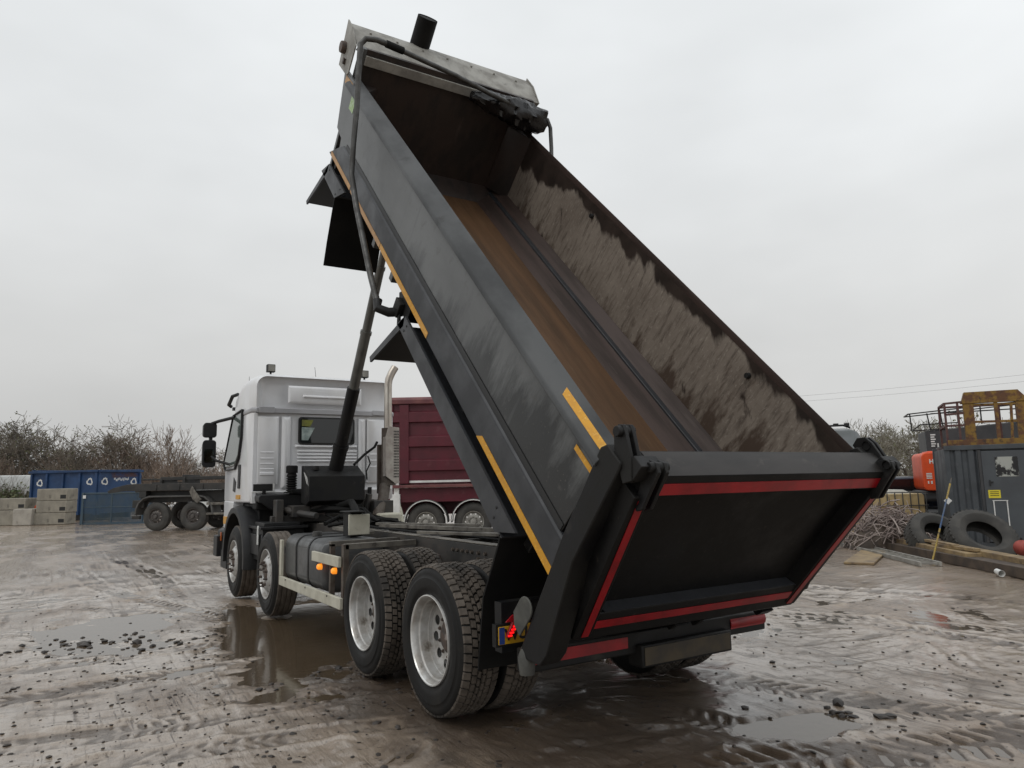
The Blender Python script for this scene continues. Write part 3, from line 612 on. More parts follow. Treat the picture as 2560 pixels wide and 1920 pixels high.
mb = MB(); mb.loft([cabsec(CABY-.03, 1.09, 2.745, 2.825, .03, .03), cabsec(CABY+.05, 1.15, 2.745, 2.83, .03, .03), cabsec(7.4, 1.16, 2.74, 2.82, .03, .03)])
mb.beam((-1.05, CABY-.035, 2.79), (-.82, CABY-.035, 2.79), .02, .10); mb.beam((.74, CABY-.035, 2.80), (1.0, CABY-.035, 2.79), .02, .08)
mb.build('roof_band', 'silver2', CAB, bevel=.008)
mb = MB(); mb.loft([rrect(-.452, .45, 2.275, 2.70, .05, CABY-.004), rrect(-.452, .45, 2.275, 2.70, .05, CABY-.020)]); RW = mb.build('rear_window', 'ink', CAB, bevel=.003)
mb = MB(); mb.loft([rrect(-.425, .42, 2.30, 2.675, .04, CABY-.0205), rrect(-.425, .42, 2.30, 2.675, .04, CABY-.024)]); mb.build('window_pane', 'glass', RW)
MT['hiviz'] = mat('yellow_green_vest', (.20, .21, .03), (.12, .12, .03), sc=14, r=.6)
mb = MB(); mb.hexa([(-.40, CABY-.0245, 2.56), (-.27, CABY-.0245, 2.55), (-.22, CABY-.0245, 2.655), (-.40, CABY-.0245, 2.655)], [(-.40, CABY-.0265, 2.56), (-.27, CABY-.0265, 2.55), (-.22, CABY-.0265, 2.655), (-.40, CABY-.0265, 2.655)]); mb.build('vest_in_window', 'hiviz', RW, smooth=False)
MT['paleint'] = mat('pale_view_through_cab', (.36, .42, .40), (.2, .25, .24), sc=9, r=.2)
mb = MB(); mb.hexa([(-.40, CABY-.0245, 2.34), (-.30, CABY-.0245, 2.335), (-.20, CABY-.0245, 2.535), (-.40, CABY-.0245, 2.54)], [(-.40, CABY-.0262, 2.34), (-.30, CABY-.0262, 2.335), (-.20, CABY-.0262, 2.535), (-.40, CABY-.0262, 2.54)]); mb.build('view_through_pane', 'paleint', RW, smooth=False)
mb = MB(); mb.box(-1.10, -.82, CABY-.014, CABY+.0, 1.575, 1.68); AV = mb.build('air_vent', 'ink', CAB, bevel=.004)
mb = MB(); mb.box(-1.12, -.80, CABY-.018, CABY-.002, 1.552, 1.572); mb.box(-.81, -.79, CABY-.018, CABY-.002, 1.57, 1.70); mb.build('vent_trim', 'white', AV, bevel=.003)
mb = MB()
mb.tube([(.66, CABY-.03, 1.72), (.64, CABY-.05, 1.85), (.70, CABY-.06, 1.98), (.66, CABY-.05, 2.1)], .012, 6); mb.build('cab_cable', 'ink', CAB)
for x in (-.86, .65):
    mb = MB(); mb.box(x-.06, x+.06, CABY+.05, CABY+.15, 3.385, 3.505); mb.box(x-.012, x+.012, CABY+.08, CABY+.12, 3.31, 3.39); wl = mb.build('work_lamp', 'black', CAB, bevel=.008)
    mb = MB(); mb.box(x-.05, x+.05, CABY+.047, CABY+.0498, 3.397, 3.495); mb.build('lamp_lens', 'alu', wl)
for q in ([(.05, 7.0, 3.24), (.02, 7.05, 3.62)], [(-1.0, 7.2, 3.2), (-1.0, 7.22, 3.42)]):
    mb = MB(); mb.tube(q, [.006, .003], 5); mb.build('aerial', 'ink', CAB)
# left side: door window, mirrors, visor
def sidepoly(pts, x0, x1): 
    m_ = MB(); m_.prism([(y, z) for y, z in pts], 'x', x0, x1); return m_
sp = [(6.92, 2.80), (7.45, 2.76), (8.12, 2.05), (8.02, 1.97), (7.35, 1.98), (7.08, 2.14), (6.94, 2.45)]
sidepoly(sp, -1.175, -1.13).build('side_window', 'sglass', CAB, bevel=.01)
fr = MB(); pr = [(6.86, 2.84), (7.52, 2.80), (8.2, 2.03), (8.05, 1.92), (7.30, 1.93), (7.03, 2.10), (6.88, 2.42)]
for a, b_ in zip(pr, pr[1:]+pr[:1]): fr.beam((-1.165, a[0], a[1]), (-1.165, b_[0], b_[1]), .02, .04, up=(1, 0, 0))
fr.build('window_frame', 'plastic', CAB, bevel=.006)
sidepoly([(6.95, 1.99), (7.10, 1.99), (7.12, 1.62), (6.97, 1.62)], -1.158, -1.13).build('door_handle', 'plastic', CAB, bevel=.006)
sidepoly([(7.25, 1.72), (7.42, 1.80), (7.46, 1.58), (7.3, 1.56)], -1.157, -1.13).build('side_vent', 'ink', CAB, bevel=.004)
sidepoly([(6.94, 1.52), (7.22, 1.52), (7.22, 1.455), (6.94, 1.455)], -1.1565, -1.13).build('yellow_marker', 'yellow', CAB)
sidepoly([(7.9, 1.16), (8.15, 1.16), (8.15, 1.04), (7.9, 1.04)], -1.157, -1.13).build('yellow_marker', 'yellow', CAB)
mb = MB(); mb.tube([(-1.16, 7.42, 2.77), (-1.34, 7.80, 2.73), (-1.42, 7.95, 2.70)], .028, 8); mb.build('upper_mirror_arm', 'plastic', CAB); mb = MB(); mb.tube([(-1.14, 7.65, 2.0), (-1.36, 7.8, 2.08), (-1.43, 7.85, 2.15)], .022, 8)
MA = mb.build('mirror_arm', 'plastic', CAB)
mb = MB(); mb.loft([rrect(-1.56, -1.35, 2.46, 2.71, .05, 7.88), rrect(-1.55, -1.36, 2.47, 2.70, .05, 8.05)]); mb.box(-1.46, -1.41, 7.9, 7.98, 2.38, 2.48); mb.build('wide_mirror', 'plastic', MA, bevel=.01)
mb = MB(); mb.loft([rrect(-1.57, -1.36, 1.97, 2.42, .05, 7.84), rrect(-1.55, -1.38, 1.99, 2.40, .06, 8.04)]); mm = mb.build('main_mirror', 'plastic', MA, bevel=.01)
mb = MB(); mb.loft([rrect(-1.545, -1.40, 2.05, 2.27, .03, 7.839), rrect(-1.545, -1.40, 2.05, 2.27, .03, 7.832)]); mb.build('mirror_face', 'mirror', MA)
mb = MB(); mb.tube([(-1.10, 7.55, 3.16), (-1.16, 7.68, 3.14), (-1.17, 7.92, 3.02), (-1.12, 7.98, 3.0)], .03, 8); mb.box(-1.1, 1.1, 7.88, 7.99, 2.93, 2.98); mb.build('sun_visor', 'plastic', CAB)
mb = MB(); mb.prism([(7.5, 2.78), (7.74, 2.78), (8.5, 1.92), (8.26, 1.9)], 'x', -1.06, 1.06); mb.build('windscreen', 'glass', CAB)
mb = MB(); mb.loft([rrect(-1.16, 1.16, .50, .96, .06, 8.0), rrect(-1.18, 1.18, .50, .95, .06, 8.45), rrect(-1.05, 1.05, .5, .95, .06, 8.66)]); mb.box(-1.24, -1.14, 8.2, 8.5, .50, .84); mb.box(-1.19, -1.1, 7.62, 8.1, .34, .62)
FB = mb.build('front_bumper', 'plastic', CAB, bevel=.012)
mb = MB(); mb.box(-1.192, -1.178, 8.12, 8.18, .76, .90); mb.build('side_indicator', 'orangel', CAB)
# front wheel arch
mb = MB(); n = 14; lo1 = []
for k in range(n+1):
    a = R(-8+ (196)*k/n); rr = .70
    lo1.append([(-1.25, 6.88-rr*math.cos(a), .57+rr*.97*math.sin(a)), (-1.25, 6.88-(rr+.09)*math.cos(a), .57+(rr+.09)*.97*math.sin(a)), (-1.16, 6.88-(rr+.12)*math.cos(a), .57+(rr+.12)*.97*math.sin(a)), (-.80, 6.88-(rr+.06)*math.cos(a), .57+(rr+.06)*.97*math.sin(a)), (-.80, 6.88-rr*math.cos(a), .57+rr*.97*math.sin(a))])
mb.loft(lo1); mb.build('wheel_arch', 'plastic', TR, bevel=.008, ang=50)
mb = MB(); mb.box(-1.0, 1.0, 6.36, 8.3, 1.0, 1.39); mb.box(-.46, .46, 5.9, 8.2, .55, 1.3); mb.box(-1.06, -.55, 6.25, 6.5, 1.30, 1.42)
mb.build('engine_and_underside', 'black', TR, bevel=.02)
# cab suspension, hoses, gearbox behind the cab
mb = MB(); mb.loft([rrect(-1.08, -.30, 1.40, 1.52, .04, 6.0), rrect(-1.08, -.30, 1.42, 1.53, .04, 6.27)]); mb.box(-.62, -.42, 5.98, 6.12, 1.52, 1.60); mb.prism([(-1.05, 1.42), (-.9, 1.30), (-.4, 1.28), (-.3, 1.42)], 'y', 6.0, 6.05)
for z in range(6): mb.lathe([(.001, 0), (.075, 0), (.085, .012), (.075, .024), (.001, .024)], 16, (0, 0, 0)) if False else None
CM = mb.build('cab_mount', 'plastic', TR, bevel=.01)
mb = MB(); prf = []
for k in range(7): prf += [(.055, k*.035), (.078, k*.035+.012), (.078, k*.035+.022)]
mb.lathe([(.001, -.02), (.11, -.02), (.11, 0)]+prf+[(.06, .27), (.085, .275), (.085, .37), (.07, .385), (.001, .385)], 20); mb.build('air_bellows', 'rubber', CM, rot=(0, R(-90), 0), loc=(-.60, 6.05, 1.56))
mb = MB(); mb.lathe([(.001, 0), (.04, 0), (.04, .22), (.09, .23), (.17, .30), (.17, .33), (.001, .33)], 16); mb.build('cab_strut', 'hub', CM, rot=(0, R(90), 0), loc=(-.36, 5.75, 1.55))
mb = MB(); mb.box(-.95, .75, 5.78, 5.88, 1.12, 1.22); mb.box(-.9, -.8, 5.7, 5.9, 1.1, 1.45); mb.tube([(-.75, 5.8, 1.3), (-.55, 5.55, 1.24), (-.45, 5.3, 1.22)], .05, 8); mb.box(-.7, -.45, 5.6, 5.9, 1.2, 1.36)
mb.box(-.28, .3, 5.0, 5.9, .75, 1.12); mb.box(.45, .75, 5.4, 5.9, 1.1, 1.4); mb.beam((-.6, 5.7, 1.2), (-.2, 5.6, 1.42), .08, .06); mb.tube([(.38, 5.6, 1.15), (.42, 5.55, 1.5)], .05, 10)
mb.build('gearbox_and_brackets', 'chassis', TR, bevel=.008)
mb = MB()
for a in range(5):
    ox = random.uniform(-.1, .1); mb.tube([(-.5+ox, 5.75, 1.25), (-.2+ox, 5.45, 1.36-a*.02), (.05+ox, 5.0, 1.30), (-.05+ox, 4.4-a*.12, 1.17), (-.2+ox*2, 4.0, 1.15)], .018+.004*(a % 3), 8)
mb.tube([(-.1, 5.35, 1.34), (-.05, 5.0, 1.40), (-.25, 4.3, 1.33), (-.32, 4.0, 1.16)], .05, 10); mb.tube([(-.55, 4.6, 1.14), (-.3, 4.75, 1.22), (.1, 4.5, 1.18), (.3, 4.2, 1.16)], .03, 8)
mb.tube([(-.6, 4.3, 1.13), (-.45, 4.1, 1.17), (-.2, 4.15, 1.16), (0, 3.8, 1.14)], .025, 8); mb.prism([(4.05, 1.13), (4.3, 1.13), (4.27, 1.32)], 'x', -.30, -.27)
mb.build('hose', 'rubber', TR)
for q in ([(-.30, 2.2, 1.13), (-.36, 3.2, 1.14), (-.34, 4.6, 1.16), (-.25, 5.5, 1.22)], [(.12, 1.0, 1.08), (.05, 2.4, 1.10), (.16, 3.9, 1.13), (.05, 5.2, 1.2)], [(.2, .4, 1.08), (.26, 1.8, 1.10), (.2, 3.4, 1.12), (.3, 5.0, 1.2)]):
    mb = MB(); mb.tube(q, .014, 6); mb.build('air_line', 'rubber', CH)
for x, y in ((-.15, 2.95), (.1, 2.95), (-.05, 4.0)):
    mb = MB(); mb.lathe([(.001, -.28), (.09, -.26), (.11, -.2), (.11, .2), (.09, .26), (.001, .28)], 18, (0, 0, 0)); mb.build('air_cylinder', 'tank', CH, loc=(x, y, .98), rot=(0, 0, R(90)))
for y in (.18, 1.53):
    mb = MB(); mb.lathe([(.001, 0), (.09, .01), (.10, .05), (.10, .12), (.07, .14), (.03, .2), (.001, .2)], 18); mb.build('brake_chamber', 'hub', CH, loc=(-.5, y, .78), rot=(0, R(-60), 0))
for x in (-.95, -.55, .25, .7):
    mb = MB(); mb.box(x-.02, x+.02, 6.22, 6.30, 1.42, 1.60); mb.build('cab_bracket', 'black', CM if False else TR)
# oil tank and ram
mb = MB(); mb.prism([(5.40, 1.42), (5.40, 1.775), (5.72, 1.93), (5.80, 1.93), (5.80, 1.40), (5.55, 1.36)], 'x', -.53, .30)
OT = mb.build('oil_tank', 'black', TR, bevel=.008)
mb = MB(); mb.hexa([(-.532, 5.66, 1.84), (-.532, 5.60, 1.81), (-.532, 5.48, 1.66), (-.532, 5.52, 1.68)], [(-.535, 5.66, 1.84), (-.535, 5.60, 1.81), (-.535, 5.48, 1.66), (-.535, 5.52, 1.68)]); mb.hexa([(-.532, 5.58, 1.80), (-.532, 5.50, 1.76), (-.532, 5.43, 1.64), (-.532, 5.46, 1.68)], [(-.535, 5.58, 1.80), (-.535, 5.50, 1.76), (-.535, 5.43, 1.64), (-.535, 5.46, 1.68)]); mb.build('white_mark', 'white', OT, smooth=False)
mb = MB(); mb.lathe([(.001, .055), (.04, .055), (.045, .04), (.045, 0)], 16); mb.build('filler_cap', 'black', OT, rot=(0, R(-90), 0), loc=(-.38, 5.60, 1.865))
p0 = Vector((-.07, 5.64, 1.86)); p1 = Vector((0, 3.46, 5.50)); dr = p1-p0
def al(t): return p0+dr*t
mb = MB(); mb.tube([al(0), al(.10), al(.10), al(.315)], [.105, .105, .088, .092], 20); mb.tube([al(.085), al(.10)], .115, 20)
RM = mb.build('hydraulic_ram', 'black', TR)
for a, b_, r_ in ((.31, .52, .072), (.515, .74, .061), (.735, 1.0, .050)):
    mb = MB(); mb.tube([al(a), al(b_-.012), al(b_-.012), al(b_)], [r_, r_, r_+.008, r_+.008], 20); mb.build('ram_stage', 'ram', RM)
mb = MB(); mb.tube([(.2, 5.6, 1.94), (.42, 5.75, 2.10), (.62, 5.85, 2.22), (.68, 5.9, 2.3)], .02, 8); mb.build('ram_hose', 'rubber', RM)
# exhaust
mb = MB(); mb.tube([(.74, 5.6, 2.45), (.74, 5.6, 3.18), (.755, 5.6, 3.27), (.80, 5.6, 3.37), (.855, 5.6, 3.46)], .060, 18, caps=False); mb.tube([(.74, 5.6, 2.45), (.74, 5.6, 3.18), (.755, 5.6, 3.27), (.80, 5.6, 3.37), (.855, 5.6, 3.459)], .055, 18)
EX = mb.build('exhaust_stack', 'chrome', TR)
mb = MB(); mb.tube([(.76, 5.62, 2.50), (.76, 5.62, 1.62)], .11, 18); mb.tube([(.70, 5.62, 1.62), (.62, 5.5, 1.40), (.50, 5.4, 1.20), (.60, 5.3, 1.12)], .085, 12); mb.box(.62, .68, 5.7, 5.75, 1.5, 2.25); mb.build('silencer', 'brownp', EX)
mb = MB(); mb.prism([(.655, 2.36), (.70, 2.52), (.875, 2.50), (.875, 1.66), (.82, 1.64), (.66, 1.76)], 'y', 5.475, 5.49); mb.prism([(.655, 5.475), (.655, 5.6), (.66, 5.6), (.66, 5.475)], 'z', 1.76, 2.36); HS = mb.build('heat_shield', 'shield', EX, bevel=.003)
mb = MB()
for i in range(4):
    for k in range(17): mb.lathe([(.001, 0), (.009, 0)], 6) if False else mb.box(.785+i*.022, .785+i*.022+.013, 5.472, 5.4745, 1.74+k*.043, 1.765+k*.043)
mb.build('perforations', 'ink', HS, smooth=False)
mb = MB(); mb.box(.45, .8, 5.2, 5.6, .95, 1.22); mb.prism([(5.2, 1.0), (5.3, 1.36), (5.12, 1.0)], 'x', .78, .84); mb.build('air_tank', 'cream', TR, bevel=.03)

# ------------------------------------------------------------------ tipping body: local axes x across, y along the floor, z normal to it
mb = MB()
for s in (-1, 1):
    mb.prism([(-.06, 1.80), (5.50, 1.80), (5.57, 2.02), (5.80, 2.05), (6.03, 2.63), (5.6, 2.63), (5.58, 2.56), (-.06, 2.56)], 'x', min(s*1.09, s*1.13), max(s*1.09, s*1.13))
mb.box(-1.09, 1.09, 5.80, 5.86, 1.5, 2.95); mb.box(-1.09, -1.05, 5.70, 5.80, 2.63, 2.96); mb.box(1.05, 1.09, 5.70, 5.80, 2.63, 2.9)
for s in (-1, 1): mb.box(min(s*.34, s*.44), max(s*.34, s*.44), -.3, 5.75, 1.36, 1.62)
for k in range(9): mb.box(-1.0, 1.0, .2+k*.65, .28+k*.65, 1.50, 1.62)
mb.prism([(5.86, 1.2), (6.02, 1.2), (6.02, 1.9), (5.86, 2.3)], 'x', -.2, .2)
TB = mb.build('tipper_body', 'panel', TR, rot=TILT, bevel=.006)
for s in (-1, 1):
    mb = MB(); mb.prism([(s*1.04, 2.645), (s*1.165, 2.575), (s*1.175, 2.555), (s*1.175, 2.53), (s*1.13, 2.515), (s*1.06, 2.515), (s*1.035, 2.60)], 'y', -.06, 5.75); mb.build('top_rail', 'railp' if s < 0 else 'chamf', TB, bevel=.004)
    mb = MB(); lp = []
    prof = [(1.128, 1.97), (1.165, 1.99), (1.172, 2.05), (1.205, 2.052), (1.22, 2.035), (1.22, 1.80), (1.20, 1.778), (.95, 1.775), (.95, 1.80), (1.128, 1.81)]
    for f in (0, 1): lp.append([(s*x, -.275 if f == 0 else 5.75-(z-1.80)*1.65, z) for x, z in prof])
    mb.loft(lp); mb.build('side_sill', 'sill', TB, bevel=.005, loc=(-s*.07, .04, -.04))
    mb = MB(); mb.box(min(s*1.131, s*1.135), max(s*1.131, s*1.135), -.05, 5.3, 1.95, 2.06); mb.build('groove_shade', 'ink', TB)  # black strip painted in for the shade of the groove above the sill
    mb = MB(); mb.hexa([(s*1.03, -.2, 1.85), (s*1.03, 5.72, 1.85), (s*1.04, 5.72, 2.60), (s*1.04, -.06, 2.60)], [(s*1.07, -.2, 1.85), (s*1.07, 5.72, 1.85), (s*1.07, 5.72, 2.60), (s*1.07, -.06, 2.60)])
    o = mb.build('inner_wall', 'wall', TB)
    if s > 0: IW = o
    else: IWL = o
    mb = MB()
    mb.loft([[(s*.93, u, 1.762), (s*1.03, u, 1.85), (s*1.07, u, 1.85), (s*.95, u, 1.74)] for u in (-.25, 5.72)]); mb.loft([[(s*.69, u, 1.655), (s*.93, u, 1.762), (s*.95, u, 1.74), (s*.69, u, 1.63)] for u in (-.27, 5.72)])
    mb.build('floor_chamfer', 'chamf', TB, bevel=.003)
    for u in (1.0, 3.7):
        m2_ = MB(); m2_.lathe([(.001, -.03), (.022, -.03), (.026, -.01), (.026, .0)], 12, (s*1.036, u, 2.47), sx=s); m2_.build('wall_bolt', 'ink', TB)
mb = MB(); mb.box(-.69, .69, -.27, 5.72, 1.63, 1.655); mb.build('floor_plate', 'floor', TB)
mb = MB(); mb.box(-1.06, 1.06, 5.72, 5.78, 1.6, 2.96)
for s in (-1, 1):
    mb.prism([(s*1.04, 5.42), (s*.84, 5.70), (s*.84, 5.75), (s*1.06, 5.75)], 'z', 1.80, 2.6)
mb.prism([(5.50, 1.655), (5.715, 1.80), (5.75, 1.80), (5.75, 1.64)], 'x', -1.0, 1.0)
mb.build('headboard', 'hboard', TB, bevel=.004)
# sheeting housing over the headboard
mb = MB()
mb.sheet([(6.22, 2.98), (6.22, 3.06), (6.04, 3.045), (5.76, 2.945), (5.79, 2.90)], -1.14, 1.16, .008)
mb.box(-1.06, 1.06, 5.84, 6.22, 2.90, 2.93)
HO = mb.build('sheet_housing', 'alu', TR, rot=TILT)
for s in (-1, 1):
    mb = MB(); mb.prism([(6.25, 3.085), (6.20, 2.61), (5.85, 2.61), (5.80, 2.65), (5.78, 2.95), (6.03, 3.06)] if s < 0 else [(6.25, 3.085), (6.2, 2.88), (5.80, 2.88), (5.75, 2.95), (6.03, 3.06)], 'x', min(s*1.145, s*1.16), max(s*1.145, s*1.16)); mb.build('end_plate', 'alu', HO, bevel=.003)
mb = MB(); mb.box(-1.05, 1.05, 5.68, 5.715, 2.80, 2.90); mb.build('inner_beam', 'alu', HO, bevel=.004)
for k in range(7): 
    mb = MB(); mb.lathe([(.001, .012), (.012, .012), (.014, 0)], 8); mb.build('rivet', 'alu', HO, rot=(0, R(-90), 0), loc=(-.95+k*.31, 6.05, 3.05))
mb = MB(); mb.lathe([(.001, -.05), (.06, -.05), (.065, -.03), (.065, 0)], 14, (-1.16, 6.12, 2.82)); mb.box(-1.185, -1.16, 5.98, 6.02, 2.68, 2.74); mb.build('sheet_motor', 'hub', HO)
mb = MB(); mb.tube([(-.30, 6.27, 2.85), (-.30, 6.27, 3.36)], .115, 20, caps=False); mb.tube([(-.30, 6.27, 2.85), (-.30, 6.27, 3.352)], .105, 20); mb.build('black_tube', 'rubber', HO)
# black sheet bunched at the right end
mb = MB(); lp = []
for k in range(31):
    x = .16+k*.032; f = k/30; th = .05+.085*math.sin(min(1, f*1.7)*math.pi/2); c = []
    for j in range(20):
        a = 2*math.pi*j/20; rr = th*(.95+.12*math.sin(j*1.26+k*.42)+.10*math.sin(j*2.5-k*.33)+.07*math.sin(k*1.3+j*3.1)+(.35 if 12 < j < 17 else 0)*f); c.append((x+.015*math.sin(j*1.1+k*.7), 5.52+rr*math.cos(a)*1.15-.02*f, 2.865-.035*f+rr*math.sin(a)*1.0))
    lp.append(c)
mb.loft(lp); mb.build('tarpaulin', 'tarp', HO, ang=70)
# sheet arms
mb = MB(); mb.tube([(-1.30, 2.86, 1.57), (-1.31, 3.20, 1.67), (-1.31, 3.70, 1.83), (-1.31, 4.04, 1.94), (-1.31, 4.40, 2.09), (-1.30, 4.62, 2.33), (-1.29, 4.82, 2.60), (-1.28, 5.10, 2.90), (-1.27, 5.27, 3.08), (-1.22, 5.30, 3.14), (-1.12, 5.28, 3.165), (-1.0, 5.28, 3.155)], .028, 12)
SA = mb.build('sheet_arm', 'steelp', TR, rot=TILT)
mb = MB(); mb.tube([(-1.02, 5.28, 3.157), (-.83, 5.285, 3.14)], .037, 12); mb.build('rubber_sleeve', 'rubber', SA)
mb = MB(); mb.tube([(-.85, 5.285, 3.14), (-.2, 5.32, 3.06), (.3, 5.38, 2.97), (.8, 5.46, 2.89), (1.10, 5.5, 2.87)], .026, 12); mb.build('sheet_bar', 'steelp', SA)
mb = MB(); mb.tube([(1.08, 5.5, 2.87), (1.17, 5.46, 2.86), (1.20, 5.38, 2.80), (1.21, 5.2, 2.62), (1.22, 4.9, 2.3), (1.22, 2.9, 1.6)], .024, 10); mb.build('right_arm', 'steelp', SA)
mb = MB(); mb.tube([(-1.30, 2.93, 1.60), (-1.31, 2.86, 1.565), (-1.22, 2.82, 1.56), (-1.1, 2.82, 1.58)], .042, 12); mb.build('pivot_elbow', 'plastic', SA)
mb = MB(); mb.prism([(2.62, 1.60), (2.62, 1.76), (2.88, 1.76), (2.94, 1.70), (2.84, 1.60)], 'x', -1.13, -.85); mb.box(-1.18, -1.13, 2.74, 2.86, 1.56, 1.70); mb.tube([(-1.15, 2.76, 1.6), (-1.15, 2.68, 1.50), (-1.15, 2.61, 1.50)], .018, 8); mb.build('pivot_bracket', 'black', TR, rot=TILT, bevel=.008)
# mudguards carried by the body
for s in (-1, 1):
    x0, x1 = (-1.235, -.62) if s < 0 else (.62, 1.235)
    xo = s*1.236
    for which, path, va in (('rear', [(.25, 1.60), (2.57, 1.60), (2.92, 1.0)], [[(.16, 1.752), (2.53, 1.742), (2.62, 1.60), (.33, 1.57)], [(2.53, 1.742), (2.93, 1.01), (2.885, .985), (2.50, 1.66)]]),
                            ('front', [(5.02, 1.60), (5.62, 1.60), (6.03, 1.03)], [[(4.79, 1.762), (5.53, 1.752), (5.74, 1.57), (5.06, 1.565)], [(5.53, 1.752), (6.04, 1.04), (6.0, 1.015), (5.52, 1.66)]])):
        mb = MB(); mb.sheet(path, x0, x1, .012)
        for v_ in va: mb.prism(v_, 'x', min(xo, xo-s*.02), max(xo, xo-s*.02))
        MG = mb.build('mudguard', ['sill'], TR, rot=TILT, smooth=True, ang=20, loc=Matrix.Rotation(R(46), 3, 'X') @ Vector((-s*.05, .04, -.045)))
        mb = MB()
        if which == 'rear': mb.sheet([(.27, 1.61), (.24, 1.55), (.13, 1.16), (-.15, .78)], x0, x1+(0 if s < 0 else 0), .014)
        else: mb.sheet([(5.05, 1.61), (5.04, 1.53), (4.91, 1.10), (4.82, .86)], x0, x1, .014)
        mb.build('mudflap', 'rubber', MG)
        for (yy, zz) in (((.42, 1.70), (.40, 1.63), (2.44, 1.70), (2.46, 1.64)) if which == 'rear' else ((4.95, 1.72), (5.06, 1.61), (5.46, 1.71), (5.6, 1.62))): mb = MB(); mb.lathe([(.001, -.006), (.009, -.005), (.011, 0)], 8, (xo, yy, zz), sx=-s if s > 0 else 1); mb.build('guard_bolt', 'ink', MG)
        mb = MB(); mb.sheet([(p[0], p[1]-.004) for p in path], x0+.02, x1-.02, -.006); mb.build('inner_liner', 'ink', MG)
# tape
def tape_side(name, u0, u1, z0, z1, x, m, parent, skew=0.):
    mb = MB(); mb.hexa([(x, u0, z0), (x, u1, z0), (x, u1-skew, z1), (x, u0, z1)], [(x-.003, u0, z0), (x-.003, u1, z0), (x-.003, u1-skew, z1), (x-.003, u0, z1)]); return mb.build(name, m, parent, smooth=False)
tape_side('reflective_tape', -.22, .98, 1.803, 1.856, -1.2205, 'yellow', TB, .06).location = (.07, .04, -.04)
tape_side('reflective_tape', 2.12, 3.55, 1.803, 1.856, -1.2205, 'yellow', TB).location = (.07, .04, -.04); tape_side('reflective_tape', 3.56, 4.72, 1.803, 1.853, -1.2205, 'peach', TB).location = (.07, .04, -.04)
tape_side('reflective_tape', 4.76, 5.66, 1.803, 1.853, -1.2205, 'peach', TB).location = (.07, .04, -.04)
tape_side('reflective_tape', -.06, .17, 2.44, 2.475, -1.1305, 'yellow', TB)
tape_side('reflective_tape', 5.62, 5.92, 2.52, 2.60, -1.1305, 'peach', TB)
mb = MB(); a_ = Vector((-1.093, 0, 2.6155)); b_ = Vector((-1.134, 0, 2.5927)); nn = Vector((-.49, 0, .87))*.003
mb.hexa([(a_.x, -.04, a_.z), (a_.x, .50, a_.z), (b_.x, .46, b_.z), (b_.x, -.04, b_.z)], [(a_.x+nn.x, -.04, a_.z+nn.z), (a_.x+nn.x, .50, a_.z+nn.z), (b_.x+nn.x, .46, b_.z+nn.z), (b_.x+nn.x, -.04, b_.z+nn.z)]); mb.build('reflective_tape', 'yellow', TB, smooth=False)
tape_side('sticker', 5.40, 5.56, 2.36, 2.50, -1.1305, 'sticker', TB)
# tailgate
MT['lip'] = mat('lit_lip_tone', (.030, .026, .024), (.018, .016, .015), sc=3, st=(.6, 2, 2), r=.5, spec=.3, c3=(.06, .052, .046), sc3=9, lo3=.6, hi3=.75)  # paler than the gate paint: light on the upper face put into the colour
mb = MB()
mb.prism([(-.12, 2.70), (-.215, 2.705), (-.305, 2.695), (-.315, 2.66), (-.335, 2.575), (-.25, 2.555), (-.14, 2.575)], 'x', -1.05, 1.11)
mb.hexa([(-1.05, -.20, 2.60), (1.05, -.20, 2.60), (1.02, -.29, 1.62), (-1.02, -.29, 1.62)], [(-1.05, -.235, 2.60), (1.05, -.235, 2.60), (1.02, -.325, 1.62), (-1.02, -.325, 1.62)])
mb.prism([(-.30, 1.655), (-.405, 1.685), (-.415, 1.66), (-.43, 1.55), (-.445, 1.50), (-.40, 1.43), (-.26, 1.43), (-.2, 1.62)], 'x', -.93, .97)
for s in (-1, 1):
    mb.hexa([(s*.995, -.335, 2.575), (s*1.10, -.335, 2.575), (s*1.00, -.44, 1.50), (s*.865, -.44, 1.50)], [(s*.985, -.21, 2.575), (s*1.10, -.20, 2.575), (s*1.00, -.28, 1.50), (s*.855, -.30, 1.50)])
TG = mb.build('tailgate', 'gate', TR, rot=TILT, bevel=.006)
mb = MB(); mb.prism([(-.13, 2.703), (-.215, 2.709), (-.306, 2.699), (-.30, 2.694)], 'x', -1.0, 1.09); mb.build('lit_top_edge', 'lip', TG)  # overlay painting the tailgate's top face as lit
mb = MB(); mb.prism([(-.30, 1.657), (-.405, 1.687), (-.405, 1.690), (-.30, 1.660)], 'x', -.84, .90); mb.build('lit_ledge_face', 'sill', TG)  # paler strip paints in the light on the lower rail's upper face
mb = MB(); mb.prism([(-.3175, 2.652), (-.3325, 2.586), (-.3355, 2.586), (-.3205, 2.652)], 'x', -1.035, 1.065); mb.build('red_tape', 'redtape', TG, smooth=False)
mb = MB(); mb.prism([(-.421, 1.632), (-.4285, 1.572), (-.4315, 1.572), (-.424, 1.632)], 'x', -.885, .955); mb.build('red_tape', 'redtape', TG, smooth=False)
for s in (-1, 1):
    mb = MB(); q = [(s*1.015, -.3385, 2.555), (s*1.065, -.3385, 2.555), (s*.945, -.4405, 1.52), (s*.895, -.4405, 1.52)]; mb.hexa(q, [(a, b_-.003, c) for a, b_, c in q]); mb.build('red_tape', 'redtape', TG, smooth=False)
mb = MB()
for x in (-.1, .12): mb.prism([(-.42, 1.44), (-.40, 1.36), (-.30, 1.36), (-.30, 1.44)], 'x', x-.02, x+.02)
mb.prism([(-.43, 1.44), (-.41, 1.37), (-.36, 1.37), (-.36, 1.44)], 'x', .72, .84); mb.build('latch_lug', 'gate', TG, bevel=.004)
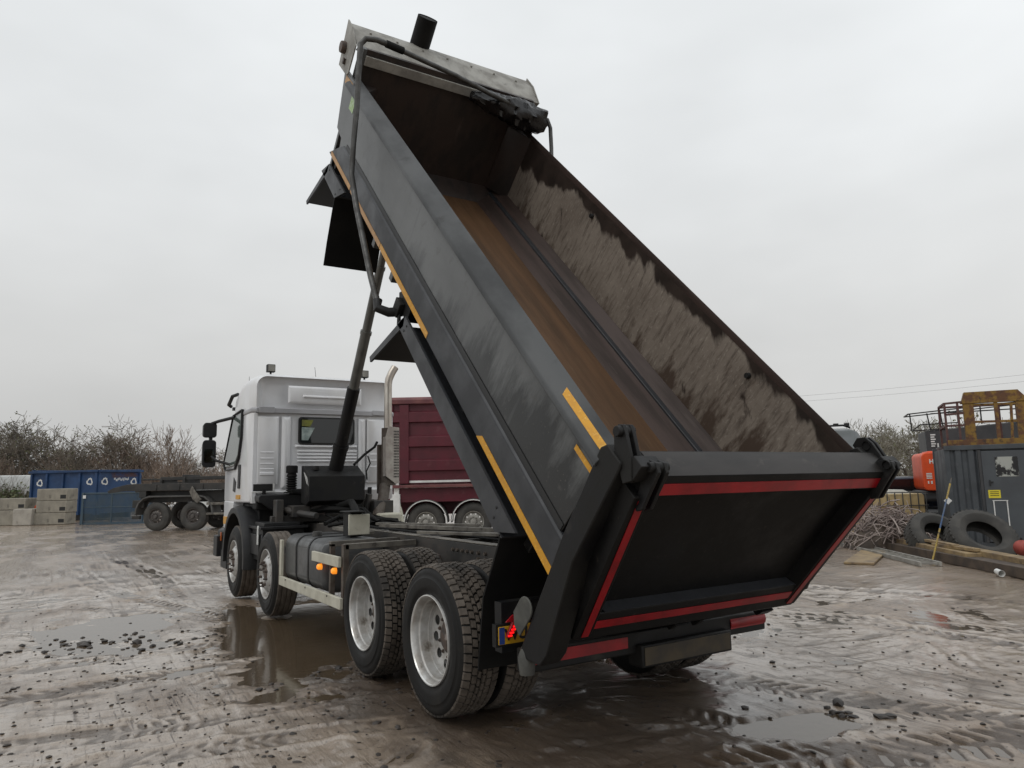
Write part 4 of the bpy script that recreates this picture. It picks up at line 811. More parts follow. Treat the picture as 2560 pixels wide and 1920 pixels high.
# corner posts, hinges, lower plates
for s in (-1, 1):
    xa, xb = min(s*1.26, s*1.075), max(s*1.26, s*1.075)
    xa, xb = min(s*1.163, s*1.02), max(s*1.163, s*1.02)
    mb = MB()
    if s < 0: mb.prism([(-.02, 2.63), (-.05, 2.68), (-.19, 2.68), (-.205, 2.655), (-.27, 2.0), (-.47, 1.43), (-.47, 1.33), (-.36, 1.23), (-.29, 1.21), (-.11, 2.03)], 'x', xa, xb)
    else: mb.prism([(-.02, 2.63), (-.05, 2.68), (-.19, 2.68), (-.205, 2.655), (-.27, 2.0), (-.40, 1.60), (-.36, 1.50), (-.20, 1.52), (-.11, 2.03)], 'x', 1.02, 1.11)
    mb.hexa([(s*1.03, -.10, 2.60), (s*.99, -.16, 2.60), (s*.93, -.30, 1.50), (s*1.03, -.30, 1.46)], [(s*1.03, -.20, 2.60), (s*.99, -.24, 2.60), (s*.93, -.38, 1.50), (s*1.03, -.40, 1.46)])
    CP = mb.build('corner_post', 'black', TR, rot=TILT, bevel=.008)
    mb = MB()
    for x in (1.075, 1.125): mb.prism([(-.03, 2.80), (-.06, 2.825), (-.10, 2.81), (-.22, 2.74), (-.30, 2.66), (-.26, 2.60), (-.10, 2.68), (-.04, 2.74)] if s < 0 else [(.02, 2.70), (-.02, 2.745), (-.08, 2.75), (-.22, 2.72), (-.30, 2.66), (-.26, 2.60), (-.10, 2.62), (.01, 2.64)], 'x', min(s*x, s*(x+.022)), max(s*x, s*(x+.022)))
    mb.lathe([(.001, -.02), (.028, -.02), (.03, 0), (.03, .09)], 14, (s*1.155, -.068, 2.785 if s < 0 else 2.71), sx=-s if s > 0 else 1); mb.build('hinge_link', 'black', CP, bevel=.004)
    mb = MB()
    for x in (.985, 1.04): mb.prism([(-.25, 2.76), (-.30, 2.785), (-.345, 2.76), (-.365, 2.64), (-.385, 2.54), (-.36, 2.50), (-.33, 2.52), (-.29, 2.62), (-.22, 2.70)], 'x', min(s*x, s*(x+.022)), max(s*x, s*(x+.022)))
    mb.box(min(s*.99, s*1.14), max(s*.99, s*1.14), -.30, -.22, 2.66, 2.76); mb.lathe([(.001, -.02), (.026, -.02), (.028, 0), (.028, .1)], 14, (s*1.068, -.295, 2.75), sx=-s if s > 0 else 1); mb.build('hinge_ear', 'black', CP, bevel=.004)
    mb = MB(); c = [(-.165+.072*math.cos(R(a)), 1.455+.072*math.sin(R(a))) for a in range(0, 181, 20)]; mb.prism(c+[(-.24, 1.29), (-.16, 1.29), (-.10, 1.34)], 'x', min(s*1.166, s*1.178), max(s*1.166, s*1.178)); (mb.build('latch_plate', 'latch', CP, bevel=.004) if s < 0 else None)
# rear bumper, lamps, plate
mb = MB(); mb.box(-1.14, 1.02, -1.10, -1.0, .50, .64); mb.box(-.27, .58, -1.16, -1.02, .415, .56); mb.box(-.4, .4, -1.02, -.9, .5, .95)
RB = mb.build('rear_bumper', 'black', TR, bevel=.01)
mb = MB(); mb.box(-.25, .56, -1.166, -1.160, .43, .545); mb.build('tow_beam_face', 'dbrown', RB, bevel=.01)
for a, b_ in ((-1.12, -.34), (.64, 1.0)):
    mb = MB(); mb.box(a, b_, -1.104, -1.1005, .545, .615); mb.build('red_tape', 'redtape', RB)
mb = MB(); mb.tube([(.64, -1.06, .58), (1.02, -1.06, .58)], .052, 12); mb.build('red_end_tube', 'redtape', RB)
mb = MB(); mb.tube([(-1.13, -1.10, .50), (-1.13, -1.10, .60), (-1.13, -1.10, .66)], [.045, .055, .03], 14); mb.build('bump_stop', 'latch', RB)
mb = MB(); mb.box(-1.235, -.78, -.955, -.945, .655, .76); NP = mb.build('number_plate', 'plate', TR, bevel=.002)
mb = MB(); mb.box(-1.233, -1.195, -.9575, -.9551, .658, .757); mb.build('blue_band', 'blueb', NP)
text_mesh('WU', .095, 'plate_letters', 'ink', NP, frame_mat((-1.11, -.9565, .707), (1, 0, 0), (0, 0, 1)), bold=.003)
mb = MB(); mb.box(-1.25, -.77, -.944, -.90, .64, .775); mb.box(-1.20, -.7, -.93, -.85, .60, .90); mb.build('plate_holder', 'black', NP)
mb = MB(); mb.hexa([(-1.20, -.985, .70), (-1.165, -.985, .69), (-1.115, -.985, .775), (-1.15, -.985, .79)], [(-1.20, -.965, .70), (-1.165, -.965, .69), (-1.115, -.965, .775), (-1.15, -.965, .79)]); RL = mb.build('rear_lamp', 'redtape', TR, bevel=.004)
for k in range(5):
    mb = MB(); mb.box(-1.188+k*.0125, -1.160+k*.0125, -.991, -.984, .704+k*.0172, .714+k*.0172); mb.build('lit_row', 'redlamp', RL)
mb = MB(); mb.prism([(-1.20, .79), (-1.135, .79), (-1.13, .83), (-1.15, .83)], 'y', -.985, -.975); mb.build('red_reflector', 'redtape', RL)

# ------------------------------------------------------------------ other lorries
MT['maroon'] = mat('maroon_lorry_paint', (.098, .008, .018), (.070, .007, .014), sc=1.5, r=.4, r2=.55, c3=(.12, .035, .042), sc3=4, lo3=.6, hi3=.8)
MT['maroont'] = mat('faded_maroon_top', (.17, .06, .055), (.11, .03, .035), sc=3, r=.55)
MT['trailer'] = mat('dark_trailer_steel', (.020, .0205, .020), (.036, .033, .030), sc=2, r=.6, c3=(.06, .054, .048), sc3=5, lo3=.6, hi3=.75)
MT['mguard'] = mat('grey_plastic_guard', (.085, .083, .08), (.06, .058, .055), sc=4, r=.6)
MT['drim'] = mat('dull_wheel', (.095, .085, .078), (.06, .052, .048), sc=9, r=.65, c3=(.17, .15, .14), sc3=7, lo3=.6, hi3=.75)
def plain_wheel(x, y, parent, rimm, n=40, Rr=.54, w=.3):
    """wheel with axis along local y, outer face towards -y"""
    e_ = empty('wheel', (x, y, Rr), parent); rot = (0, 0, R(90))
    mb = MB(); mb.lathe([(.27, .05), (.295, .015), (.36, -.008), (.43, -.008), (.49, .01), (Rr-.006, .04), (Rr, .06), (Rr, w-.06), (.49, w), (.30, w)], n); mb.build('tyre', 'tyref', e_, rot=rot)
    mb = MB(); mb.lathe([(.295, .015), (.30, .005), (.285, .01), (.275, .05), (.25, .075)], n); disc(mb, lin((.25, .075), (.19, .02), 6)+[(.17, .012), (.12, .015), (.115, .03)], 120, (10, .222, .018, .018)); mb.lathe([(.27, .15), (.25, .08)], n); mb.lathe([(.001, -.03), (.07, -.03), (.085, -.01), (.09, .03), (.12, .03)], 20); nuts(mb, .145, .015, -.03, 10, .016); mb.build('rim', rimm, e_, rot=rot)
    return e_
def arch_mb(cx, y0, y1, r0, th, a0, a1, zc, n=14):
    mb = MB(); lp = []
    for k in range(n+1):
        a = R(a0+(a1-a0)*k/n); c, s_ = math.cos(a), math.sin(a)
        lp.append([(cx+r0*c, y0, zc+r0*s_), (cx+(r0+th)*c, y0, zc+(r0+th)*s_), (cx+(r0+th)*c, y1, zc+(r0+th)*s_), (cx+r0*c, y1, zc+r0*s_)])
    mb.loft(lp); return mb
# maroon tipper: local x along its length (to the right), y away from the camera
RX = empty('maroon_tipper', (5.30, 13.90, 0), rz=math.atan2(-.62, 1), label='maroon ribbed tipper lorry with white mudguard edges, parked behind the raised body', cat='tipper lorry')
for x in (0, 1.335, 4.4, 7.4): plain_wheel(x, 0, RX, 'alu')
for x in (0, 1.335):
    arch_mb(x, -.06, .5, .60, .03, -2, 182, .56).build('wheel_arch', 'mguard', RX)
    arch_mb(x, -.072, -.058, .585, .024, 0, 178, .56).build('white_arch_edge', 'white', RX)
mb = MB(); mb.box(-1.15, 6.2, .02, 2.3, 1.62, 4.02); RBD = mb.build('tipper_box', 'maroon', RX, bevel=.01)
mb = MB()
for x in (-1.05, -.60, 1.42, 3.4, 5.4): mb.box(x-.13, x+.13, -.075, .02, 1.64, 3.88)
for z0 in (1.98, 2.66, 3.36):
    mb.prism([(.02, z0), (-.058, z0+.02), (-.058, z0+.30), (.02, z0+.34)], 'x', -1.15, 6.2)
mb.build('side_rib', 'maroon', RBD, bevel=.006)
mb = MB(); mb.prism([(-.10, 3.90), (.3, 3.90), (.3, 4.10), (-.02, 4.10), (-.10, 4.02)], 'x', -1.17, 6.22); mb.prism([(-.09, 1.52), (.2, 1.52), (.2, 1.62), (-.09, 1.60)], 'x', -1.16, 6.21); mb.build('body_rail', 'maroont', RBD, bevel=.01)
mb = MB()
for a, b_ in ((-.91, -.74), (-.46, 1.28), (1.56, 3.2)): mb.box(a, b_, -.004, .016, 1.66, 1.72)
mb.build('white_strip', 'white', RBD)
mb = MB(); mb.box(-1.15, 6.2, .05, .4, 1.12, 1.515); mb.box(-1.1, 8.0, .6, 1.8, .75, 1.3); mb.build('underframe', 'maroon', RX)
mb = MB(); mb.box(-1.0, -.72, -.05, .1, .7, 1.35); mb.box(-.9, -.75, -.02, .05, 1.35, 1.75); mb.build('white_step', 'white', RX, bevel=.01)
mb = MB(); mb.loft([[(6.5, .1, .7), (6.5, 2.3, .7), (6.5, 2.3, 3.2), (6.5, .1, 3.2)], [(8.0, .1, .6), (8.0, 2.3, .6), (8.0, 2.3, 3.1), (8.0, .1, 3.1)], [(8.5, .15, .6), (8.5, 2.25, .6), (8.4, 2.25, 1.9), (8.4, .15, 1.9)]]); mb.build('cab', 'maroon', RX, bevel=.05)
# skip trailer on the left
TLx = Vector((1.19, -1.05, 0)).normalized()
TL = empty('skip_trailer', (-.19, 27.02, 0), rz=math.atan2(TLx.y, TLx.x), label='dark flat skip-carrying trailer with two dull wheels and long grey mudguard behind the silver cab', cat='trailer')
for x in (0, 1.6): plain_wheel(x, 0, TL, 'drim', Rr=.555); plain_wheel(x, 1.7, TL, 'drim', Rr=.555)
mb = MB(); lp = []
prf = [(-.84+.02, .62), (-.80, .85), (-.70, 1.08), (-.50, 1.25), (-.28, 1.31), (1.88, 1.31), (2.08, 1.27), (2.26, 1.14), (2.38, .95), (2.44, .62)]
n_ = len(prf); cx_, cz_ = .8, .6
mb2 = MB()
for k, (a, c) in enumerate(prf):
    d_ = Vector((a-cx_, c-cz_)); o_ = Vector((0, .06)) if -.3 < a < 1.9 else d_.normalized()*.06
    lp.append([(a, -.06, c), (a+o_.x, -.06, c+o_.y), (a+o_.x, .55, c+o_.y), (a, .55, c)])
mb.loft(lp); mb.build('mudguard', 'mguard', TL, ang=50)
mb = MB(); mb.prism([(-2.15, 1.58), (-2.1, 1.50), (-1.55, 1.56), (6, 1.56), (6, 1.80), (-.9, 1.85), (-1.3, 1.83), (-1.9, 1.70)], 'y', -.02, .12); mb.prism([(-2.15, 1.58), (-2.1, 1.50), (-1.55, 1.56), (6, 1.56), (6, 1.80), (-.9, 1.85), (-1.3, 1.83), (-1.9, 1.70)], 'y', 1.6, 1.75)
for x in (0, 1, 2, 3, 4): mb.box(x-.03, x+.03, -.05, -.02, 1.58, 1.80)
mb.box(-.9, 6, .12, 1.6, 1.62, 1.76); mb.box(-.9, 6, .3, 1.4, 1.1, 1.55); mb.box(-.75, -.45, .0, .3, 1.30, 1.60)
BD = mb.build('trailer_bed', 'trailer', TL, bevel=.01)
mb = MB(); mb.box(-.1, 6, .35, .5, 1.97, 2.10); mb.box(-.1, 6, 1.15, 1.3, 1.97, 2.10); mb.box(.9, 1.02, .3, 1.35, 1.78, 2.17); mb.box(3.0, 3.1, .3, 1.35, 1.78, 2.0); mb.box(-.1, 0, .3, 1.35, 1.78, 2.0); mb.box(-1.0, -.1, .4, .5, 1.98, 2.04); mb.box(-.5, 1.0, .4, .5, 1.85, 1.9)
mb.build('loading_rail', 'trailer', BD, bevel=.01)
mb = MB(); mb.prism([(1.6, 1.72), (1.75, 1.50), (2.0, 1.2), (1.85, 1.05), (1.65, 1.2), (1.5, 1.5)], 'y', -.12, -.05); mb.build('side_bracket', 'dust', TL, bevel=.01)
for q in ((2.2, 3.2, -.05, .1, .98, 1.08), (2.2, 3.2, -.05, .1, .60, .68)):
    mb = MB(); mb.box(*q); mb.build('side_rail', 'dust', TL, bevel=.01)
for q in ((-1.1, -.6, .1, .3, .9, 1.2), (-1.25, -.9, .3, .4, .45, .58)):
    mb = MB(); mb.box(*q); mb.build('rear_lamp_box', 'trailer', TL, bevel=.01)
# ------------------------------------------------------------------ left background
MT['blue'] = mat('blue_skip_paint', (.013, .052, .145), (.010, .036, .100), sc=1.2, r=.45, r2=.6, c3=(.03, .07, .16), sc3=4, lo3=.55, hi3=.8)
MT['bluerust'] = mat('rust_over_blue', (.075, .035, .030), (.02, .04, .12), sc=3, r=.7)
MT['meshblue'] = mat('faded_blue_mesh', (.032, .065, .10), (.05, .075, .09), sc=2.5, r=.6, c3=(.07, .085, .09), sc3=6, lo3=.55, hi3=.75)
MT['conc'] = mat('weathered_concrete', (.30, .275, .225), (.22, .20, .165), sc=2.2, r=.85, c3=(.11, .10, .08), sc3=3.2, lo3=.58, hi3=.72, bump=.01, bsc=25)
MT['conc2'] = mat('pale_concrete', (.40, .37, .32), (.30, .275, .24), sc=2, r=.85, c3=(.16, .14, .12), sc3=4, lo3=.6, hi3=.75, bump=.01, bsc=25)
dL = Vector((1.10, -1.02, 0)).normalized()      # direction of the block wall
ga = math.atan2(-.62, 1)
def block(name_label, cx, z, L_, h, m, notch=True, dp=.9, org=(-3.07, 37.15)):
    """x measured leftwards from the right end of the stack, along the picture plane"""
    mb = MB(); mb.box(-L_, 0, 0, dp, 0, h)
    o = mb.build('concrete_block', m, bevel=.035)
    ax = Vector((math.cos(ga), math.sin(ga), 0)); o.location = Vector((org[0], org[1], z))-ax*cx; o.rotation_euler = (0, 0, ga)
    if notch:
        mb = MB(); mb.box(-.34, -.06, -.006, .2, .10, h*.48); mb.build('lifting_recess', 'ink', o)
    tag(o, name_label, 'concrete block', 'concrete blocks by the blue skip'); return o
block('stained bottom concrete block under the taller stack beside the blue skip', .03, 0, 1.62, .57, 'conc')
block('middle concrete block of the taller stack of three beside the blue skip', .0, .575, 1.50, .58, 'conc')
block('topmost concrete block of the tall stack standing above all other blocks', -.01, 1.16, 1.50, .59, 'conc')
block('pale concrete block standing alone on the ground between the two stacks', 1.62, 0, .92, .80, 'conc2', False, org=(-3.12, 36.95))
block('bottom concrete block at the picture edge, left of the pale single block', 2.55, 0, 1.9, .74, 'conc', False)
block('upper concrete block with a square recess lying left of the orange lump', 2.02, .75, 1.9, .57, 'conc')
MT['orangeb'] = mat('orange_plastic', (.75, .10, .015), (.6, .08, .02), sc=5, r=.5)
mb = MB(); mb.lathe([(.001, -.45), (.12, -.42), (.22, -.2), (.25, .1), (.2, .35), (.001, .42)], 20)
tag(mb.build('orange_barrel', 'orangeb', rot=(0, .1, .4), loc=(-4.55, 39.0, .78)), 'orange plastic barrel lying behind the concrete blocks', 'barrel')
# blue skip: corner nearest the camera
SKa = Vector((-1.62, 41.0, 0)); uL = Vector((-.93, .72, 0)).normalized(); uL = Vector((-.72, .69, 0)).normalized(); uR = Vector((.80, .60, 0)).normalized()
SKo = empty('blue_skip', SKa, rz=0, label='big blue roll-off skip with white recycling arrows behind the concrete blocks', cat='skip')
def sk(a, b_, z): p = uL*a+uR*b_; return (p.x, p.y, z)
LL, WW = 4.3, 2.75
mb = MB(); mb.hexa([sk(0, 0, .35), sk(LL, 0, .35), sk(LL, WW, .35), sk(0, WW, .35)], [sk(0, 0, 2.66), sk(LL, 0, 2.66), sk(LL, WW, 2.66), sk(0, WW, 2.66)])
SK = mb.build('skip_body', 'blue', SKo, bevel=.02)
mb = MB()
for a in (.06, 1.12, 2.2, 3.25, LL-.06): mb.hexa([sk(a-.06, 0, .3), sk(a+.06, 0, .3), sk(a+.06, -.10, .3), sk(a-.06, -.10, .3)], [sk(a-.06, 0, 2.6), sk(a+.06, 0, 2.6), sk(a+.06, -.10, 2.6), sk(a-.06, -.10, 2.6)])
for b_ in (.05, WW-.05): mb.hexa([sk(0, b_-.06, .3), sk(0, b_+.06, .3), sk(-.08, b_+.06, .3), sk(-.08, b_-.06, .3)], [sk(0, b_-.06, 2.6), sk(0, b_+.06, 2.6), sk(-.08, b_+.06, 2.6), sk(-.08, b_-.06, 2.6)])
mb.build('skip_rib', 'blue', SK, bevel=.01)
mb = MB(); mb.beam(sk(-.10, -.10, 2.68), sk(LL+.1, -.10, 2.68), .10, .12); mb.beam(sk(-.10, -.1, 2.68), sk(-.10, WW+.1, 2.68), .10, .12); mb.beam(sk(LL, 0, 2.76), sk(LL, WW, 2.76), .1, .1); mb.beam(sk(0, WW, 2.74), sk(LL, WW, 2.74), .1, .1); mb.build('skip_rim', 'blue', SK, bevel=.01)
mb = MB(); mb.hexa([sk(-.003, .9, 2.28), sk(-.003, 2.68, 2.38), sk(-.003, 2.68, 2.60), sk(-.003, .8, 2.60)], [sk(-.006, .9, 2.28), sk(-.006, 2.68, 2.38), sk(-.006, 2.68, 2.60), sk(-.006, .8, 2.60)]); mb.build('rust_patch', 'bluerust', SK, smooth=False)
mb = MB(); mb.beam(sk(.3, .3, .18), sk(LL, .3, .18), .15, .3); mb.beam(sk(.3, WW-.3, .18), sk(LL, WW-.3, .18), .15, .3); mb.build('skid', 'ink', SK)
def recycle(org, xd, s, parent):       # three chasing arrows
    mb = MB()
    for k in range(3):
        a = R(90+120*k)
        def P(x, y): return (x*math.cos(a-R(90))-y*math.sin(a-R(90)), x*math.sin(a-R(90))+y*math.cos(a-R(90)))
        for poly in ([(-.62, .30), (-.28, .62+.16), (.10, .62+.16), (.26, .5), (-.14, .5), (-.40, .12)], [(.02, .98), (.62, .62), (.46, .18), (.34, .30), (.12, .62)]):
            q = [P(x, y) for x, y in poly]; mb.prism([(x*s, y*s) for x, y in q], 'z', 0, .004)
    o = mb.build('recycling_arrows', 'white', parent, smooth=False); o.matrix_local = frame_mat(org, xd, (0, 0, 1)); return o
xl = -uL; xr = uR
recycle(sk(3.75, -.004, 2.08), xl, .24, SK); recycle(sk(.52, -.004, 2.10), xl, .24, SK); recycle(sk(-.004, .42, 2.10), xr, .25, SK); recycle(sk(-.004, 2.32, 2.08), xr, .25, SK)
mb = MB()
for k in range(16):
    b_ = 1.0+k*.062; z0 = 2.16+random.uniform(-.05, .05); mb.hexa([sk(-.004, b_, z0), sk(-.004, b_+.04, z0), sk(-.004, b_+.04, z0+random.uniform(.03, .2)), sk(-.004, b_, z0+random.uniform(.03, .2))], [sk(-.007, b_, z0), sk(-.007, b_+.04, z0), sk(-.007, b_+.04, z0+.1), sk(-.007, b_, z0+.1)])
mb.build('worn_lettering', 'white', SK, smooth=False)
# blue mesh panel leaning in front of the skip
ME = empty('mesh_pen', (-2.50, 35.55, 0), rz=math.atan2(-.63, 1), label='faded blue mesh-sided pen standing between the blue skip and the trailer wheels', cat='mesh pen')
mb = MB(); mb.box(0, 3.6, 0, .06, .02, .1); mb.box(0, 3.6, 0, .06, 1.44, 1.52); mb.box(0, 3.6, .005, .055, .80, .85)
for x in (0, 1.42, 2.9, 3.54): mb.box(x, x+.06, -.002, .058, .04, 1.5)
mb.prism([(0, .02), (.14, .02), (.14, 1.52), (.06, 1.52)], 'y', -.05, 0); mb.build('pen_frame', 'meshblue', ME, bevel=.006)
mb = MB()
for k in range(64): mb.box(.05+k*.055, .05+k*.055+.024, .02, .03, .08, 1.46)
for k in range(26): mb.box(.03, 3.55, .031, .039, .10+k*.053, .10+k*.053+.022)
mb.build('wire_mesh', 'meshblue', ME, smooth=False)
mb = MB(); mb.box(.10, .24, -.055, -.051, 1.25, 1.40); mb.build('white_label', 'white', ME)
# white vans beyond the bank
MT['vanw'] = mat('white_van_paint', (.62, .63, .62), (.5, .5, .49), sc=1.5, r=.4)
def van(x, y, rz, label):
    e_ = empty('parked_van', (x, y, 0), rz=rz, label=label, cat='van', group='white vans beyond the bank')
    mb = MB(); mb.loft([[(-2.7, yy, z) for yy, z in ((-.95, .4), (.95, .4), (.98, 1.4), (.85, 2.65), (-.85, 2.65), (-.98, 1.4))], [(1.2, yy, z) for yy, z in ((-.95, .4), (.95, .4), (.98, 1.4), (.85, 2.68), (-.85, 2.68), (-.98, 1.4))], [(2.1, yy, z) for yy, z in ((-.95, .4), (.95, .4), (.96, 1.35), (.8, 1.75), (-.8, 1.75), (-.96, 1.35))], [(2.9, yy, z) for yy, z in ((-.85, .45), (.85, .45), (.85, 1.1), (.8, 1.25), (-.8, 1.25), (-.85, 1.1))]])
    mb.build('van_body', 'vanw', e_, bevel=.05)
    for s in (-1, 1):
        mb = MB(); mb.prism([(1.15, 1.5), (1.98, 1.5), (1.6, 2.3), (1.15, 2.35)], 'y', s*.93, s*.985); mb.build('side_window', 'glass', e_)
        for wx_ in (-1.7, 1.95):
            mb = MB(); mb.lathe([(.001, .02), (.2, .02), (.22, 0), (.33, 0), (.34, .05), (.34, .2)], 20); mb.build('wheel', 'tyref', e_, rot=(0, 0, R(90 if s < 0 else -90)), loc=(wx_, s*.97, .34))
    mb = MB(); mb.box(-2.72, -2.70, -.7, .7, 1.5, 2.2); mb.build('rear_window', 'glass', e_)
van(-6.6, 52., R(150), 'white van parked beyond the bank at the left picture edge'); van(-12.0, 55.5, R(150), 'white van hidden mostly past the left edge behind the green bank')
# car seen past the silver cab
CR = empty('white_car', (4.4, 36.2, 0), rz=R(40), label='white car with a yellow stripe, roof just visible behind the trailer and the cab mirror', cat='car')
mb = MB(); mb.loft([[(x, yy, z) for yy, z in ((-.85, .35), (.85, .35), (.88, .9), (hw, zt), (-hw, zt), (-.88, .9))] for x, hw, zt in ((-2.1, .75, 1.2), (-1.7, .62, 1.72), (.3, .62, 1.75), (1.1, .72, 1.08), (2.1, .7, .9))]); mb.build('car_body', 'vanw', CR, bevel=.05)
mb = MB(); mb.prism([(-1.6, 1.1), (.75, 1.1), (.2, 1.6), (-1.5, 1.6)], 'y', -.80, .80); mb.build('side_window', 'glass', CR)
for s in (-1, 1):
    for wx_ in (-1.3, 1.35):
        mb = MB(); mb.lathe([(.001, .02), (.2, .02), (.31, 0), (.32, .05), (.32, .2)], 20); mb.build('wheel', 'tyref', CR, rot=(0, 0, R(90 if s < 0 else -90)), loc=(wx_, s*.86, .32))
# ------------------------------------------------------------------ right background
MT['cont'] = mat('charcoal_container_paint', (.060, .068, .076), (.045, .05, .056), sc=2, r=.5, r2=.65, c3=(.085, .09, .095), sc3=7, lo3=.6, hi3=.8)
MT['cdoor'] = mat('charcoal_door_paint', (.066, .075, .083), (.055, .06, .067), sc=2, r=.5)
MT['rusty'] = mat('rusty_yellow_steel', (.22, .125, .022), (.115, .05, .022), sc=5, lo=.45, hi=.55, r=.7, c3=(.05, .028, .02), sc3=12, lo3=.55, hi3=.68)
MT['maroonr'] = mat('maroon_rail_paint', (.075, .028, .030), (.10, .05, .04), sc=9, r=.65)
MT['orange'] = mat('orange_excavator_paint', (.72, .085, .018), (.60, .07, .016), sc=3, r=.45)
MT['darkm'] = mat('dark_machine_paint', (.032, .034, .037), (.05, .05, .052), sc=2, r=.6)
MT['ibc'] = mat('cream_plastic_tank', (.55, .42, .22), (.46, .33, .16), sc=3, r=.5)
MT['ibcw'] = mat('pale_cover', (.60, .58, .52), (.45, .43, .38), sc=4, r=.6)
MT['cable'] = mat('stripped_cable', (.36, .30, .27), (.20, .155, .14), sc=3, r=.6, c3=(.10, .05, .05), sc3=2.5, lo3=.55, hi3=.7)
MT['wood'] = mat('wet_timber', (.30, .215, .11), (.18, .125, .07), sc=4, st=(1, 1, 1), r=.6, c3=(.09, .065, .045), sc3=6, lo3=.55, hi3=.7)
MT['wood2'] = mat('dark_timber', (.085, .062, .045), (.05, .038, .03), sc=5, r=.7)
MT['notice'] = mat('yellow_notice', (.68, .56, .03), r=.45)
MT['navy'] = mat('navy_car_paint', (.015, .02, .035), r=.25)
# the plan of the container front: from left corner A towards B (to the right, nearer the camera)
cA = Vector((12.90, 3.66, 0)); cB = Vector((14.80, .75, 0)); cd = (cB-cA).normalized(); cA = cA+cd*.1; cn = Vector((-cd.y, cd.x, 0))*-1
if cn.x < 0: cn = -cn
CO = empty('site_container', cA, rz=math.atan2(cd.y, cd.x), label='charcoal corrugated site container with a small window in its door', cat='container')
# local: x along the front, y away from the camera (check sign), z up
sy = 1 if Vector((-math.sin(math.atan2(cd.y, cd.x)), math.cos(math.atan2(cd.y, cd.x)), 0)).dot(cn) > 0 else -1
CL, CW, CHh = 6.0, 2.4, 2.22
mb = MB(); mb.box(.02, CL-.02, .05*sy, CW*sy, .08, CHh-.06) if sy > 0 else mb.box(.02, CL-.02, CW*sy, .05*sy, .08, CHh-.06)
mb.box(.0, .10, min(0, .12*sy), max(0, .12*sy), .0, CHh); mb.box(0, CL, min(-.02*sy, .10*sy), max(-.02*sy, .10*sy), CHh-.10, CHh); mb.box(0, CL, min(0, .1*sy), max(0, .1*sy), .0, .14); mb.box(0, .1, min(CW*sy, (CW-.1)*sy), max(CW*sy, (CW-.1)*sy), 0, CHh)
def corr(mb, x0, x1, pit=.24):
    x = x0; pts = []
    while x < x1-1e-6:
        w_ = min(pit, x1-x); pts += [(x, .045), (x+w_*.3, .045), (x+w_*.45, .0), (x+w_*.85, .0)]; x += w_
    pts.append((x1, .045)); lo_ = [(a, b_*sy, .14) for a, b_ in pts]; hi_ = [(a, b_*sy, CHh-.10) for a, b_ in pts]; n_ = len(pts)
    mb.add(lo_+hi_, [(i, i+1, n_+i+1, n_+i) for i in range(n_-1)])
corr(mb, .10, .62); corr(mb, 1.78, CL)
CB = mb.build('container_shell', 'cont', CO, bevel=.006, ang=25)
mb = MB(); y0_, y1_ = sorted((-.018*sy, .03*sy)); mb.box(.68, 1.70, y0_, y1_, .16, CHh-.14); DR = mb.build('door', 'cdoor', CO, bevel=.006)
y0_, y1_ = sorted((-.005*sy, .03*sy))
for a_, b_ in ((.62, .675), (1.705, 1.775)):
    mb = MB(); mb.box(a_, b_, y0_, y1_, .14, CHh-.11); mb.build('door_jamb', 'darkm', CO)
MT['winpale'] = mat('window_with_dark_cloth', (.36, .37, .34), (.008, .008, .009), sc=3.2, lo=.45, hi=.49, r=.25)
y0_, y1_ = sorted((-.024*sy, -.0185*sy)); mb = MB(); mb.box(.92, 1.33, y0_, y1_, 1.53, 1.95); mb.build('window', 'winpale', DR, bevel=.003)
y0_, y1_ = sorted((-.05*sy, -.0185*sy)); mb = MB(); mb.box(.78, .80, y0_, y1_, 1.34, 1.46); mb.box(.79, .85, y0_, y1_, 1.41, 1.43); mb.build('handle', 'ink', DR)
y0_, y1_ = sorted((-.022*sy, -.0185*sy)); mb = MB(); mb.box(.74, .96, y0_, y1_, 1.08, 1.25); SGN = mb.build('yellow_notice', 'notice', DR)
y0_, y1_ = sorted((-.0235*sy, -.0222*sy)); mb = MB(); 
for z in (1.205, 1.165, 1.125): mb.box(.77, .93, y0_, y1_, z, z+.014)
mb.build('notice_lines', 'ink', SGN)
y0_, y1_ = sorted((-.03*sy, -.0185*sy)); mb = MB(); mb.box(.81, .83, y0_, y1_, .5, 1.02); mb.box(1.05, 1.07, y0_, y1_, .5, 1.02); mb.box(.80, 1.08, y0_, y1_, 1.02, 1.035); mb.build('pale_frame', 'white', DR)
y0_, y1_ = sorted((.25*sy, .24*sy)); mb = MB(); mb.prism([(-.02, .95), (.06, 1.03), (-.02, 1.11), (-.10, 1.03)], 'y', -.02*sy, -.014*sy); mb.build('hazard_diamond', 'white', CO)
# lifting cage on the roof
CG = empty('lifting_cage', cA+cd*.12+cn*.25+Vector((0, 0, CHh)), rz=math.atan2(cd.y, cd.x), label='rusty yellow work cage with maroon guard rails standing on the container roof', cat='work cage')
mb = MB(); 
def by(a, b_): return tuple(sorted((a*sy, b_*sy)))
y0_, y1_ = by(0, 1.2); mb.box(0, 2.4, y0_, y1_, .02, .09); mb.box(0, 2.4, min(0, -.03*sy), max(0, -.03*sy), .0, .13); FL = mb.build('cage_floor', 'rusty', CG, bevel=.005)
mb = MB()
for x in (.36, 1.34):
    y0_, y1_ = by(.02, .14); mb.box(x, x+.20, y0_, y1_, .13, 1.02)
y0_, y1_ = by(.0, .16); mb.prism([(.34, .98), (.40, 1.18), (1.40, 1.18), (1.56, .98)], 'y', y0_, y1_); mb.prism([(.32, .93), (.32, .99), (1.58, .99), (1.58, .93)], 'y', y0_, y1_)
for x in (.94,): mb.box(x, x+.07, by(.02, .08)[0], by(.02, .08)[1], .1, .98)
